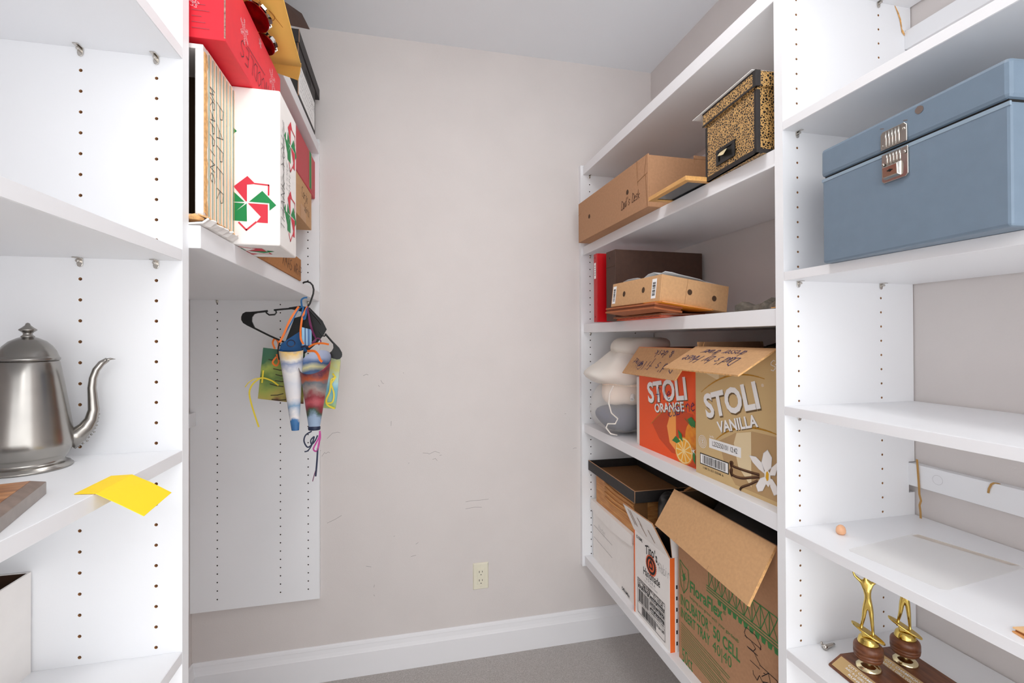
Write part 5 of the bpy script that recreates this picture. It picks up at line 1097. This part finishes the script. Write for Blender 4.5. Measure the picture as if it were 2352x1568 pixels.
strip(c2, 'yellow_ribbon', [rel(766,858),rel(772,868,-.008),rel(763,882,-.010),rel(760,900,-.010),rel(752,918,-.010),rel(755,930,-.012),rel(772,939,-.012)], .0055, YRIB)
strip(c2, 'yellow_ribbon', [rel(763,882,-.010),rel(770,905,-.010),rel(766,924,-.010),rel(752,926,-.010)], .0050, YRIB)
strip(c2, 'yellow_ribbon', [rel(775,866,-.006),rel(764,872,-.010),rel(762,884,-.010)], .0045, YRIB)
# paper cones
def cone(name, label, base, r0, top, r1, mo, mi_, tilt, segs=18, oval=.75, lip=.0):
    """rolled paper: open tapering tube from the small end to a slanted mouth"""
    o = thing(name, label, 'paper cone', base); b = MB(); seg = 40; vs = []; T = Vector(top)-Vector(base)
    for i in range(segs+1):
        f = i/segs; c = T*f; r = r0+(r1-r0)*f
        for k_ in range(seg):
            a = 2*PI*k_/seg; vs.append((c.x+r*math.cos(a), c.y+r*oval*math.sin(a), c.z + tilt*f*f*math.sin(a)*r + lip*f**6*math.cos(a)*r))
    fs = [(i*seg+k_, i*seg+(k_+1) % seg, (i+1)*seg+(k_+1) % seg, (i+1)*seg+k_) for i in range(segs) for k_ in range(seg)]
    b.add(vs, fs, 0); b.build('cone_paper', mo, o, smooth=True, recalc=False)
    b = MB(); b.add([(x*.985, yy*.985, z+.0003) for x, yy, z in vs], [f[::-1] for f in fs], 0); b.build('cone_lining', mi_, o, smooth=True, recalc=False)
    return o
k1 = cone('paper_cone', 'pale blue and white watercolour paper cone with orange ribbon on the hanger', (-.3455,1.676,-.298), .0115, (-.3575,1.672,-.034), .0375, CONE1, mat('deep_blue_paper', '1c4f86', .6), .15, lip=.0)
sheet('tissue_paper', [(-.052,.012,.262),(.036,.010,.258),(.022,.016,.285),(.012,.018,.326),(-.018,.018,.305),(-.046,.016,.285)], mat('blue_tissue', '1f5488', .6), k1, .0012)
def kr(o, px, py, yy): p = P2(px, py, yy); return (p[0]-o.location.x, yy-o.location.y, p[2]-o.location.z)
strip(k1, 'orange_ribbon', [kr(k1,642,786,1.655),kr(k1,652,766,1.655),kr(k1,664,738,1.66),kr(k1,676,718,1.672),kr(k1,686,704,1.69)], .0065, ORIB, (1,0,-.5))
strip(k1, 'orange_ribbon', [kr(k1,642,786,1.655),kr(k1,638,805,1.648),kr(k1,641,825,1.646)], .0045, BLACKP, (1,0,0))
strip(k1, 'blue_ribbon', [kr(k1,648,776,1.657),kr(k1,668,742,1.66),kr(k1,682,716,1.675),kr(k1,692,704,1.69)], .0040, BRIB, (1,0,-.5))
lp = [(668+9*math.cos(a), 788+7.5*math.sin(a)) for a in [i*PI/8 for i in range(17)]]
strip(k1, 'navy_ribbon_curl', [kr(k1,a,b_,1.640-.0006*i) for i, (a, b_) in enumerate(lp)], .0035, NRIB, (0,1,0))
k2 = cone('paper_cone', 'crimson watercolour paper cone with a wide open mouth and purple ribbons on the hanger', (-.2860,1.668,-.294), .0165, (-.2820,1.662,-.074), .0500, CONE2, CONEIN, .72, oval=.72, lip=.24)
for (pts, w, mm) in (([(690,760),(694,730),(702,712),(706,703)], .006, ORIB), ([(690,760),(691,778),(697,790)], .006, ORIB), ([(706,704),(711,730),(718,758),(726,780),(716,788)], .0045, PRIB), ([(716,788),(730,776),(738,784),(732,792)], .0040, PRIB), ([(694,706),(692,690),(698,684),(706,683)], .0055, BRIB), ([(697,704),(694,724),(700,732),(705,704)], .0060, BRIB), ([(702,710),(708,720),(712,745),(722,772)], .0035, PRIB)):
    strip(k2, 'ribbon_tie', [kr(k2,a,b_,1.650+.0 if b_ > 760 else 1.668-.002) for a, b_ in pts], w, mm, (1,0,.3))
strip(k2, 'orange_ribbon', [kr(k2,709,797,1.628),kr(k2,722,790,1.615),kr(k2,740,788,1.60),kr(k2,757,791,1.59)], .0060, ORIB, (0,.4,1))
strip(k2, 'orange_ribbon', [kr(k2,706,806,1.628),kr(k2,722,806,1.612),kr(k2,731,814,1.606),kr(k2,736,826,1.604),kr(k2,741,831,1.602)], .0075, ORIB, (1,0,.4))
b = MB(); b.tube([kr(k2,692,797,1.645),kr(k2,700,794,1.640),kr(k2,710,797,1.637)], .0035, 8); b.build('ribbon_knot', NRIB, k2)
b = MB(); b.prism([(0,0),(.030,.0),(.030,.052),(.0,.060)], lambda p, a: kr(k2,693,793,1.662)[0:1] and (kr(k2,693,793,1.662)[0]+p[0], kr(k2,693,793,1.662)[1]+a, kr(k2,693,793,1.662)[2]+p[1]), 0, .002); b.build('striped_tag', STRIPETAG, k2)
b = MB(); b.lathe([(.0178,.0),(.0195,.004),(.0192,.010),(.0172,.013)], 28, (0,0,-.004), cap=False, sy=.76); b.build('ribbon_band', NRIB, k2, smooth=True)
for (pts, w, mm) in (([(716,990),(702,998),(698,1012),(706,1026),(716,1020),(722,1002)], .0045, NRIB), ([(722,1002),(714,1010),(716,1020),(724,1012),(730,1000)], .0045, NRIB), ([(735,992),(733,1005),(720,1030),(728,1036),(733,1020),(736,998)], .0050, MRIB), ([(735,990),(736,1004),(733,1018),(730,1034)], .0055, MRIB), ([(722,1004),(716,1022),(707,1034),(699,1036)], .0040, NRIB), ([(730,1030),(729,1050),(727,1075),(725,1094)], .0055, NRIB), ([(726,1078),(722,1090),(718,1105)], .0025, PRIB)):
    strip(k2, 'ribbon_bow', [kr(k2,a,b_,1.652) for a, b_ in pts], w, mm, (.3,1,0) if len(pts) > 5 else (1,.2,0))
